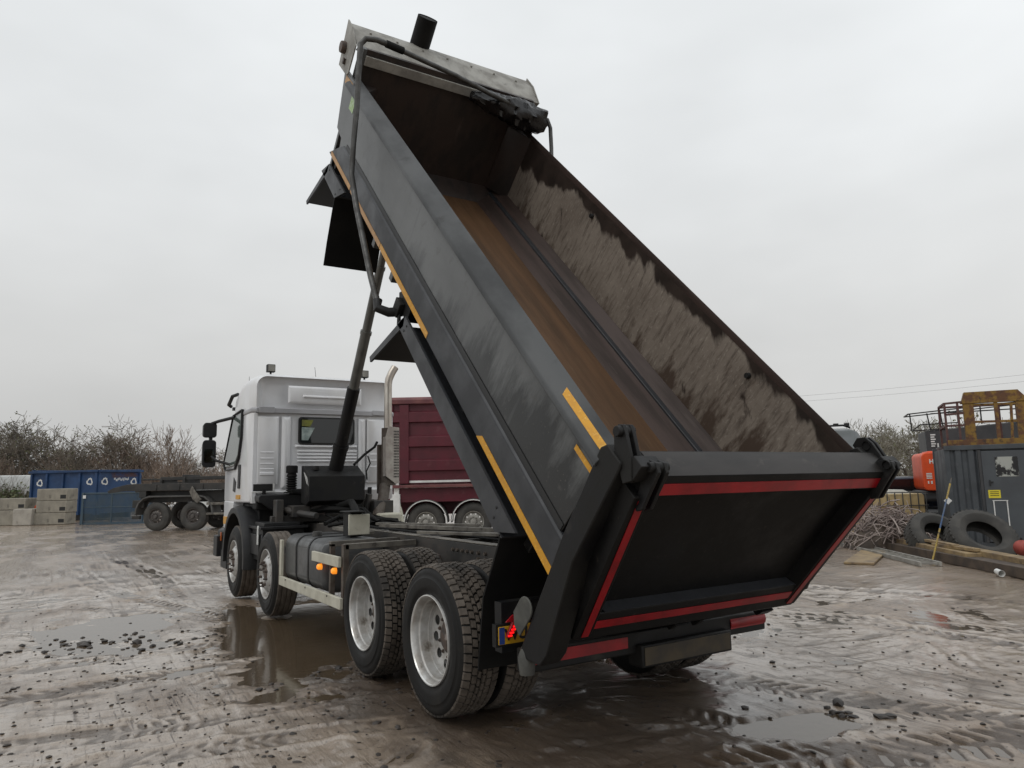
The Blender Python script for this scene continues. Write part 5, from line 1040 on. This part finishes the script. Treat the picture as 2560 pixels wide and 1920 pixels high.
mb.beam((.36, .05*sy, .52), (1.54, .05*sy, .50), .05, .05); mb.beam((.56, .05*sy, .9), (1.39, .05*sy, .88), .04, .04); mb.beam((1.22, .05*sy, .1), (1.26, .05*sy, .9), .05, .05); mb.build('cage_post', 'rusty', CG, bevel=.004)
mb = MB()
for (p, q_) in (((0, 0, 0), (0, 0, .95)), ((0, 0, .95), (.34, 0, .97)), ((0, 0, .45), (.36, 0, .45)), ((0, 0, .7), (.36, 0, .72)), ((.25, 0, 0), (.25, 0, .98)), ((1.54, 0, 1.05), (3.0, 0, 1.02)), ((1.68, 0, .1), (1.68, 0, 1.05)), ((1.60, .5, .1), (1.60, .5, 1.03)), ((2.3, 0, .1), (2.3, 0, 1.04)), ((1.54, 0, .55), (3.0, 0, .55)), ((0, 1.1, 0), (0, 1.1, .95)), ((0, 0, .95), (0, 1.1, .95)), ((0, 0, .45), (0, 1.1, .45)), ((0, 1.1, .95), (2.5, 1.1, .95)), ((1.2, 1.1, 0), (1.2, 1.1, .95))):
    mb.beam((p[0], p[1]*sy, p[2]), (q_[0], q_[1]*sy, q_[2]), .045, .045)
mb.build('guard_rail', 'maroonr', CG, bevel=.004)
# dark machine with a railed walkway beyond the container
vd = Vector((.846, -.533, 0)); vz = math.atan2(vd.y, vd.x)
DM = empty('dark_plant_machine', (18.75, 7.05, 0), rz=vz-.40, label='dark plant machine with black walkway rails rising behind the container', cat='plant machine')
mb = MB(); mb.prism([(.05, 1.2), (4.2, 1.2), (4.2, 3.22), (3.0, 3.25), (2.4, 3.08), (0, 2.90)], 'y', 0, 1.8); mb.box(.6, 3.6, .2, 1.7, .3, 1.2); mb.build('machine_body', 'darkm', DM, bevel=.03)
mb = MB()
for p, q_ in (((-.40, 0, 3.44), (3.4, 0, 3.72)), ((-.36, 0, 3.44), (-.34, 0, 2.92)), ((-.34, 0, 2.92), (.6, 0, 2.95)), ((.10, 0, 3.44), (.16, 0, 2.94)), ((.45, 0, 3.52), (.5, 0, 2.95)), ((-.3, 0, 2.95), (-.1, 0, 3.1)), ((-.1, 0, 3.1), (.9, 0, 3.12)), ((.9, 0, 3.1), (.9, 0, 3.55)), ((1.5, 0, 3.05), (1.5, 0, 3.6)), ((-.40, 1.2, 3.44), (3.4, 1.2, 3.72)), ((-.40, 0, 3.44), (-.40, 1.2, 3.44)), ((2.4, 0, 3.05), (2.4, 0, 3.65)), ((.2, 0, 3.42), (3.2, 0, 3.46))):
    mb.beam(p, q_, .035, .035)
mb.build('walkway_rail', 'ink', DM)
mb = MB()
for k in range(6): mb.box(.14, .24+.03*(k % 2), -.012, -.004, 2.42+k*.068, 2.46+k*.068)
mb.box(.30, .34, -.012, -.004, 2.40, 2.52); mb.build('faded_marks', 'white', DM, smooth=False)
# orange excavator engine cover
EXC = empty('orange_excavator', (15.58, 5.51, 0), rz=vz-.36, label='orange excavator rear with white capital letters, half hidden by the container', cat='excavator')
mb = MB(); mb.loft([rrect(.0, 2.4, 1.18, 2.17, .13, 0), rrect(.0, 2.4, 1.18, 2.17, .13, 1.6)]); mb.box(.2, 1.4, .3, 1.2, 2.16, 2.21); HB = mb.build('engine_cover', 'orange', EXC, bevel=.03)
text_mesh('HITACHI', .15, 'white_letters', 'white', HB, frame_mat((.17, -.004, 1.93), (1, 0, 0), (0, 0, 1)), align='LEFT', bold=.006)
mb = MB(); mb.loft([rrect(.32, .51, 1.69, 1.79, .04, -.003), rrect(.32, .51, 1.69, 1.79, .04, -.008)]); mb.build('handle_recess', 'ink', HB)
mb = MB(); 
for k in range(4): mb.box(.08, .21, -.006, -.002, 1.49+k*.04, 1.515+k*.04)
mb.box(.10, .13, -.006, -.002, 1.36, 1.43); mb.box(.17, .21, -.006, -.002, 1.36, 1.43); mb.build('white_decal', 'white', HB)
mb = MB(); mb.box(-.1, 2.2, .1, 1.6, .9, 1.18); mb.box(.0, 2.6, -.05, .5, .12, .7); mb.box(.0, 2.6, 1.3, 1.9, .12, .7); mb.lathe([(.001, 0), (.36, 0), (.36, .5)], 20); mb.build('tracks', 'darkm', EXC, bevel=.08)
mb = MB(); mb.box(1.0, 2.2, .2, 1.2, 2.18, 3.0) if False else mb.box(.5, .9, .5, .9, 2.2, 2.3); mb.build('exhaust_cap', 'darkm', EXC, bevel=.02)
# cream tank in a wire cage
IB = empty('caged_tank', (12.75, 5.50, 0), rz=vz, label='cream plastic tank in a wire cage above the cable heap', cat='tank')
mb = MB(); mb.loft([rrect(.1, 1.55, .15, 1.16, .08, .03), rrect(.1, 1.55, .15, 1.16, .08, 1.05)]); mb.build('tank', 'ibc', IB, bevel=.03)
mb = MB(); mb.loft([[(.2, .1, 1.15), (1.3, .1, 1.15), (1.3, .9, 1.15), (.2, .9, 1.15)], [(.5, .2, 1.27), (1.15, .2, 1.25), (1.15, .8, 1.25), (.5, .8, 1.27)]]); mb.build('pale_cover', 'ibcw', IB, bevel=.02)
mb = MB()
for k in range(9): mb.tube([(.08+k*.185, 0, .1), (.08+k*.185, 0, 1.19)], .012, 6)
for z in (.3, .62, .88, 1.19): mb.tube([(.05, 0, z), (1.6, 0, z), (1.6, 1.08, z)], .013, 6)
mb.build('wire_cage', 'mguard', IB)
# cable heap
random.seed(21); mb = MB()
hc = Vector((12.15, 4.55, 0)); ex = vd; ey = Vector((.533, .846, 0))
core = MB(); rings = []
for (f, zz) in ((1, -.05), (.98, .16), (.86, .34), (.62, .50), (.3, .60)):
    rings.append([tuple(hc+ex*(.92*f*math.cos(2*math.pi*k/16)*(1+.15*random.uniform(-1, 1)))+ey*(.6*f*math.sin(2*math.pi*k/16)*(1+.15*random.uniform(-1, 1)))+Vector((0, 0, zz))) for k in range(16)])
core.loft(rings)
for k in range(430):
    a = random.uniform(0, 6.28); f = random.uniform(.1, 1.0); zt = (.70-.38*f*f)*random.uniform(.25, 1.1)
    c = hc+ex*(.95*f*math.cos(a))+ey*(.62*f*math.sin(a)); c.z = max(.03, zt)
    dr_ = Vector((random.uniform(-1, 1), random.uniform(-1, 1), random.uniform(-.7, .7))).normalized(); L_ = random.uniform(.2, .55); bow = Vector((random.uniform(-.2, .2), random.uniform(-.2, .2), random.uniform(-.05, .28)))
    pth = []
    for j in range(7):
        t_ = j/6*2-1; p = c+dr_*L_*t_+bow*(1-t_*t_)+Vector((random.uniform(-1, 1), random.uniform(-1, 1), random.uniform(-1, 1)))*.02; p.z = max(.02, p.z); pth.append(p)
    mb.tube(pth, random.choice((.006, .008, .008, .011, .014)), 4)
WP = mb.build('cable_heap', 'cable'); tag(WP, 'tangled heap of pale stripped cable beside the leaning tyres', 'cable heap')
core.build('heap_core', 'wood2', WP)
# large tyres leaning on the container
def big_tyre(cx, cy, Rr, lean, rz, label):
    e_ = MB(); w = .42; e_.lathe([(.31*Rr/.62, .06), (.34*Rr/.62, .02), (Rr*.72, -.03), (Rr*.88, .0), (Rr*.97, .06), (Rr, .12), (Rr, w-.12), (Rr*.97, w-.06), (Rr*.88, w), (Rr*.72, w+.03), (.34*Rr/.62, w-.02), (.31*Rr/.62, w-.06), (.36*Rr/.62, w-.10), (Rr*.85, w-.08), (Rr*.85, .08), (.36*Rr/.62, .10)], 56, closed=True)
    for k in range(40):
        t = 2*math.pi*k/40
        for a0 in (.06, .24): e_.hexa(*[[(a, r_*math.cos(tt), r_*math.sin(tt)) for a, tt in ((a0, t), (a0+.13, t+.02), (a0+.13, t+.11), (a0, t+.09))] for r_ in (Rr-.03, Rr+.004)])
    o = e_.build('scrap_tyre', 'tyref', ang=35); o.rotation_mode = 'ZYX'
    o.matrix_world = Matrix.Translation((cx, cy, Rr*math.cos(lean)+.04)) @ Matrix.Rotation(rz, 4, 'Z') @ Matrix.Rotation(lean, 4, 'Y')
    tag(o, label, 'tyre', 'scrap tyres leaning by the container'); return o
fx = math.atan2(ey.y, ey.x)       # local -x faces the camera
big_tyre(11.62, 3.12, .56, R(42), fx+R(6), 'big scrap tyre next to the cable heap, partly behind the nearer tyre')
big_tyre(11.62, 2.28, .61, R(42), fx+R(-4), 'big scrap tyre in front, leaning on the container below its door')
# striped pole
MT['poley'] = mat('scuffed_yellow_pole', (.50, .36, .08), (.35, .26, .10), sc=14, r=.5, c3=(.05, .04, .03), sc3=11, lo3=.56, hi3=.62)
MT['poleb'] = mat('scuffed_blue_pole', (.06, .12, .26), (.12, .15, .2), sc=14, r=.5)
PO = empty('striped_pole', (10.35, 2.62, .02), label='thin yellow and blue pole standing up between the two scrap tyres', cat='pole')
p0 = Vector((-.04, .0, .02)); p1 = Vector((.32, -.30, 1.52))
for a, b_, m_, r_ in ((0, .38, 'poley', .016), (.38, .74, 'poleb', .014), (.74, .93, 'poley', .016), (.93, 1, 'dust', .010)):
    mb = MB(); mb.tube([p0.lerp(p1, a), p0.lerp(p1, b_)], r_, 8); mb.build('pole_section', m_, PO)
# timbers, ladder, slab, ball, cup
def plank(p, q_, w, h, m, name, label, cat, group=None):
    mb = MB(); mb.beam(p, q_, w, h); tag(mb.build(name, m, bevel=.008), label, cat, group)
plank((11.95, 4.15, .18), (10.05, 1.75, .16), .30, .16, 'wood', 'timber_baulk', 'long split timber baulk running in front of the scrap tyres', 'timber', 'timbers on the ground by the tyres')
plank((10.9, 2.5, .22), (9.3, .35, .20), .22, .12, 'wood', 'timber_baulk', 'wet yellowish timber at the right picture edge below the orange ball', 'timber', 'timbers on the ground by the tyres')
plank((11.35, 3.35, .31), (10.45, 2.25, .31), .12, .05, 'wood', 'timber_plank', 'upper thin pale plank lying across the baulk under the striped pole', 'timber', 'timbers on the ground by the tyres')
plank((10.85, 2.85, .27), (10.15, 1.75, .285), .12, .06, 'wood', 'timber_plank', 'lower thin pale plank lying across the baulk below the front tyre', 'timber', 'timbers on the ground by the tyres')
plank((12.1, 4.5, .09), (9.0, .1, .09), .55, .17, 'wood2', 'sleeper', 'dark sodden sleeper under the timbers along the yard edge', 'sleeper')
LD = empty('aluminium_ladder', (0, 0, 0), label='pale flat ladder lying on the mud in front of the cable heap', cat='ladder')
la, lb_ = Vector((12.05, 5.50, .05)), Vector((9.55, 2.25, .05)); ld = (lb_-la).normalized(); ls = Vector((-ld.y, ld.x, 0))
mb = MB()
for s in (-.17, .17): mb.beam(la+ls*s, lb_+ls*s, .035, .075)
mb.build('ladder_rail', 'alu', LD, bevel=.003)
mb = MB(); L_ = (lb_-la).length; k = .12
while k < L_: mb.beam(la+ld*k-ls*.17, la+ld*k+ls*.17, .03, .03); k += .26
mb.build('ladder_rung', 'alu', LD)
plank((11.2, 4.3, .03), (8.9, 3.2, .03), .5, .04, 'wood', 'sheet_of_board', 'flat soaked board lying on the mud below the ladder', 'board')
MT['ball'] = mat('faded_red_plastic', (.32, .055, .04), (.22, .04, .03), sc=5, r=.6)
mb = MB(); mb.lathe([(.001, -.14)]+[(.14*math.sin(R(a)), -.14*math.cos(R(a))) for a in range(15, 170, 15)]+[(.001, .14)], 24); BLo = mb.build('red_ball', 'ball', loc=(11.22, 1.50, .27)); tag(BLo, 'faded red round float resting beside the front scrap tyre', 'float')
mb = MB(); mb.lathe([(.001, .02), (.015, .015), (.02, -.02), (.02, -.035)], 10, (-.0, 0, 0)); mb.build('lug', 'ink', BLo, rot=(0, R(90), 0), loc=(0, 0, .14))
mb = MB(); mb.lathe([(.001, 0), (.034, 0), (.038, .01), (.048, .20), (.051, .21), (.048, .21), (.042, .02), (.001, .015)], 24)
o = mb.build('paper_cup', 'white'); o.matrix_world = Matrix.Translation((9.12, 1.0, .08)) @ Matrix.Rotation(math.atan2(-.40, -.42)+R(0), 4, 'Z') @ Matrix.Rotation(R(4), 4, 'Y'); tag(o, 'white paper cup lying on its side on the mud at the right', 'cup')
# navy car and grey lorry roof behind the right rail
NV = empty('navy_car', (16.9, 7.5, 0), rz=vz, label='navy car between the tailgate hinge and the orange excavator', cat='car')
mb = MB(); mb.loft([[(x, yy, z) for yy, z in ((-.85, .3), (.85, .3), (.88, .9), (hw, zt), (-hw, zt), (-.88, .9))] for x, hw, zt in ((-2.4, .72, .95), (-1.3, .75, 1.12), (-.6, .62, 1.52), (.7, .62, 1.55), (1.6, .72, 1.15), (1.9, .7, 1.0))]); mb.build('car_body', 'navy', NV, bevel=.05)
mb = MB(); mb.prism([(-1.15, 1.1), (1.3, 1.1), (.7, 1.48), (-.55, 1.46)], 'y', -.81, .81); mb.build('side_window', 'glass', NV)
for s in (-1, 1):
    for wx_ in (-1.5, 1.2):
        mb = MB(); mb.lathe([(.001, .02), (.2, .02), (.31, 0), (.32, .05), (.32, .2)], 20); mb.build('wheel', 'tyref', NV, rot=(0, 0, R(90 if s < 0 else -90)), loc=(wx_, s*.86, .32))
MT['greyroof'] = mat('grey_lorry_paint', (.115, .125, .13), (.09, .1, .1), sc=2, r=.35)
GL = empty('grey_lorry', (15.72, 7.85, 0), rz=vz-.30, label='grey lorry whose roof with a lamp bar shows behind the right body rail', cat='lorry')
mb = MB(); mb.loft([rrect(-2.2, .55, .6, 2.3, .12, 0), rrect(-2.2, .60, .6, 2.95, .25, .5), rrect(-2.2, .55, .6, 3.06, .25, 1.4), rrect(-2.2, .5, .6, 3.03, .25, 2.2)]); mb.build('cab', 'greyroof', GL, bevel=.03)
mb = MB(); mb.box(-1.9, .35, -.02, .05, 1.7, 2.25); mb.build('windscreen', 'glass', GL); mb = MB(); mb.tube([(-1.9, .9, 3.10), (.2, .9, 3.12), (.4, .9, 3.04)], .03, 8)
for x in (-.6, .0, .3): mb.box(x-.07, x+.07, .82, .95, 3.09, 3.18)
mb.build('lamp_bar', 'plastic', GL)
for x in (-1.9, .3):
    mb = MB(); mb.lathe([(.001, .03), (.25, .03), (.3, 0), (.5, 0), (.52, .05), (.52, .3)], 24); mb.build('wheel', 'tyref', GL, rot=(0, 0, 0), loc=(x-.15, 1.4, .52))
# ------------------------------------------------------------------ trees and hedges
MT['bark'] = mat('grey_brown_bark', (.13, .108, .088), (.09, .076, .06), sc=3, r=.9)
MT['twig'] = mat('brown_twigs', (.25, .19, .15), (.18, .14, .11), sc=.5, r=.9)
MT['twigd'] = mat('dark_twigs', (.155, .132, .106), (.12, .102, .082), sc=.5, r=.9)
MT['twigp'] = mat('pale_willow_twigs', (.24, .22, .175), (.17, .155, .125), sc=.5, r=.9)
MT['leafo'] = mat('olive_leaves', (.15, .148, .075), (.11, .112, .062), sc=.7, r=.8)
MT['leafg'] = mat('bramble_leaves', (.065, .095, .035), (.11, .105, .05), sc=1.2, r=.8)
MT['leafb'] = mat('brown_dead_leaves', (.17, .115, .078), (.13, .09, .06), sc=.7, r=.9)
def leaf_quad(mb, p, s, mi):
    a = Vector((random.gauss(0, 1), random.gauss(0, 1), random.gauss(0, 1))).normalized(); b_ = a.orthogonal().normalized(); c = a.cross(b_)
    p = Vector(p); mb.add([p+b_*s, p+c*s*.7, p-b_*s, p-c*s*.7], [(0, 1, 2, 3)], mi)
def grow(tw, tk, lf, p, d, L_, r, lvl, maxl, spread, up, leaf, minr, nk=(3, 4), droop=0.):
    segs = 4 if lvl < 2 else 3; pts = [p.copy()]; dd = d.copy(); ends = []
    for k in range(segs):
        dd = (dd+Vector((random.gauss(0, .14), random.gauss(0, .14), random.gauss(0, .10)+up*.10-droop*lvl*.06))).normalized(); p = p+dd*L_/segs; pts.append(p.copy()); ends.append((p.copy(), dd.copy()))
    r1 = max(r*.55, minr); (tk if lvl < 2 else tw).tube(pts, [r+(r1-r)*k/segs for k in range(segs+1)], 6 if lvl < 2 else 3, caps=False)
    if lvl >= maxl:
        if leaf and random.random() < leaf: leaf_quad(lf, p+Vector((random.gauss(0, .1), random.gauss(0, .1), random.gauss(0, .1))), random.uniform(.05, .11), 0)
        return
    for k in range(random.randint(*nk)):
        q, qd = ends[min(segs-1, random.randint(max(0, 1 if lvl else 1), segs-1))]
        ax_ = Vector((random.gauss(0, 1), random.gauss(0, 1), random.gauss(0, .6))).normalized()
        nd = (qd*(1-spread)+ax_*spread+Vector((0, 0, up*.25))).normalized()
        grow(tw, tk, lf, q, nd, L_*random.uniform(.55, .85), max(r1*random.uniform(.5, .8), minr), lvl+1, maxl, spread, up, leaf, minr, nk, droop)
def tree(x, y, h, label, name='bare_tree', mt='twig', stems=1, maxl=5, spread=.55, up=.5, leaf=0., minr=.012, lm='leafo', r0=.14, seed=1, nk=(3, 4), droop=0., wide=.2, cat='tree', group=None):
    random.seed(seed); tw, tk, lf = MB(), MB(), MB()
    for s in range(stems):
        a = random.uniform(0, 6.28); d = Vector((math.cos(a)*wide, math.sin(a)*wide, 1)).normalized()
        grow(tw, tk, lf, Vector((math.cos(a)*.15*(stems > 1), math.sin(a)*.15*(stems > 1), -.1)), d, h*.47*random.uniform(.85, 1.1), r0, 0, maxl, spread, up, leaf, minr, nk, droop)
    e_ = empty(name, (x, y, 0), label=label, cat=cat, group=group)
    tk.build('trunk', 'bark', e_, recalc=False); tw.build('crown', mt, e_, recalc=False, smooth=False)
    if lf.f: lf.build('leaves', lm, e_, recalc=False, smooth=False)
    return e_
def at(px, d):     # point at ground distance d along the bearing px (pixels of a 2212 wide print, 0 = left)
    v = Vector((.533, .846, 0))+Vector((.846, -.533, 0))*((px-1106)/1558.6); return (-3.575+v.x*d, -4.878+v.y*d)
x, y = at(35, 66); tree(x, y, 8.0, 'big dark ivy-clad tree at the left picture edge behind the vans', 'dark_tree', 'twigd', 3, 5, .6, .35, .55, .018, 'leafo', .16, 3, (3, 5), wide=.5)
x, y = at(-45, 68); tree(x, y, 7.4, 'dark tree cut by the left picture edge beside the big dark one', 'dark_tree', 'twigd', 3, 5, .6, .35, .5, .018, 'leafo', .16, 13, (3, 4), wide=.5)
x, y = at(125, 70); tree(x, y, 5.6, 'low spreading bare tree right of the big dark tree', 'bare_tree', 'twigd', 3, 5, .6, .2, .15, .016, 'leafo', .10, 5, (3, 4), wide=.9)
x, y = at(190, 70); tree(x, y, 5.2, 'low thin bare tree above the left end of the blue skip', 'bare_tree', 'twig', 3, 5, .55, .4, .10, .016, 'leafo', .09, 6, (3, 4), wide=.7)
x, y = at(232, 66); tree(x, y, 6.6, 'rounded tree with dark dense top above the blue skip', 'round_tree', 'twigd', 3, 5, .58, .4, .35, .017, 'leafo', .12, 8, (3, 4), wide=.6)
x, y = at(285, 67); tree(x, y, 6.4, 'rounded brown bushy tree directly right of the dark-topped round one', 'round_tree', 'twig', 4, 5, .58, .4, .45, .017, 'leafb', .12, 9, (3, 4), wide=.6)
x, y = at(335, 69); tree(x, y, 5.0, 'tall wispy tree with fine upright twigs right of the rounded brown one', 'bare_tree', 'twig', 4, 5, .40, .8, .05, .014, 'leafb', .08, 10, (3, 4), wide=.35)
x, y = at(430, 70); tree(x, y, 4.9, 'dark low tree behind the mirror of the silver cab', 'bare_tree', 'twigd', 4, 5, .6, .3, .3, .016, 'leafo', .09, 12, (3, 4), wide=.8)
def thicket(name, x0, x1, d, hlo, hhi, n, mt, lm, leaf, label, cat, seed, th=.016, dep=4.):
    random.seed(seed); tw, lf = MB(), MB()
    for k in range(n):
        px = random.uniform(x0, x1); dd = d+random.uniform(-dep/2, dep/2); x, y = at(px, dd); h = random.uniform(hlo, hhi)*(.75+.35*math.sin(px*.045+1)*math.sin(px*.013)); L_ = h*random.uniform(.6, 1)
        p = Vector((x, y, random.uniform(0, h*.35))); d_ = Vector((random.gauss(0, .32), random.gauss(0, .32), 1)).normalized(); pts = [p]
        for j in range(4): d_ = (d_+Vector((random.gauss(0, .18), random.gauss(0, .18), 0))).normalized(); pts.append(pts[-1]+d_*L_/4)
        tw.tube(pts, [th*1.4, th*1.2, th, th*.8, th*.5], 3, caps=False)
        for j in range(3):
            q = pts[random.randint(1, 4)]; e_ = (d_+Vector((random.gauss(0, .6), random.gauss(0, .6), random.gauss(.2, .3)))).normalized(); tw.tube([q, q+e_*L_*.22, q+e_*L_*.4+Vector((0, 0, .1))], [th*.8, th*.6, th*.4], 3, caps=False)
        for j in range(int(leaf*6)):
            q = pts[random.randint(0, 3)]; leaf_quad(lf, q+Vector((random.gauss(0, .25), random.gauss(0, .25), random.gauss(0, .2))), random.uniform(.05, .13), 0)
    o = tw.build(name, mt, recalc=False, smooth=False); tag(o, label, cat, kind='stuff')
    if lf.f: lf.build('leaves', lm, o, recalc=False, smooth=False)
thicket('hedge', -160, 700, 66, 3.2, 4.9, 3200, 'twig', 'leafb', 1.0, 'brown winter hedge stretching behind the skip and the trailer', 'hedge', 31, .02, 7)
thicket('hedge_growth', 100, 260, 63, 2.8, 4.2, 500, 'twigd', 'leafo', 1.6, 'olive undergrowth in the hedge above the left part of the blue skip', 'hedge', 33, .018, 4)
thicket('bramble_bank', -190, 96, 43.5, 1.7, 2.3, 1100, 'twigd', 'leafg', 4.0, 'green bramble bank behind the concrete blocks at the left', 'brambles', 35, .010, 2.5)
# right-hand trees
x, y = at(1935, 47); tree(x, y, 5.3, 'pale spreading willow between the right hinge and the container', 'willow', 'twigp', 2, 5, .55, .35, .10, .014, 'leafo', .13, 15, (3, 4), droop=.4, wide=.7)
x, y = at(1965, 52); tree(x, y, 4.9, 'pale upright willow just left of the orange excavator', 'willow', 'twigp', 3, 5, .5, .5, .25, .014, 'leafo', .12, 16, (3, 4), wide=.5)
x, y = at(1880, 60); tree(x, y, 4.9, 'small misty bare tree right of the grey lorry roof', 'bare_tree', 'twigp', 3, 5, .5, .5, .1, .014, 'leafo', .10, 17, (3, 4), wide=.4)
x, y = at(2125, 42); tree(x, y, 5.0, 'leafy tree seen through the rusty cage on the container', 'green_tree', 'twigd', 3, 5, .6, .3, .6, .015, 'leafo', .12, 18, (3, 4), wide=.7)
thicket('far_hedge', 1820, 2300, 58, 2.2, 3.3, 900, 'twigp', 'leafo', 1.4, 'low greenish hedge behind the willows at the right', 'hedge', 37, .016, 5)
thicket('distant_hedge', 700, 1830, 90, 2.4, 4.0, 900, 'twig', 'leafb', .6, 'distant brown hedge hidden mostly behind the lorries', 'hedge', 39, .02, 6)
# overhead wires
a_ = at(1740, 130); c_ = at(2500, 95)
for z, lab in ((16.4, 'topmost overhead wire sagging above the grey lorry'), (15.4, 'second overhead wire just under the topmost one'), (9.6, 'lowest overhead wire crossing behind the willow crowns')):
    pts = [Vector((a_[0]+(c_[0]-a_[0])*(k/12*3-1), a_[1]+(c_[1]-a_[1])*(k/12*3-1), z+3*((k/12-.5)**2)*4-.8)) for k in range(13)]
    mb = MB(); mb.tube(pts, .014, 4); tag(mb.build('overhead_wire', 'mguard'), lab, 'overhead wire', 'overhead wires at the right')
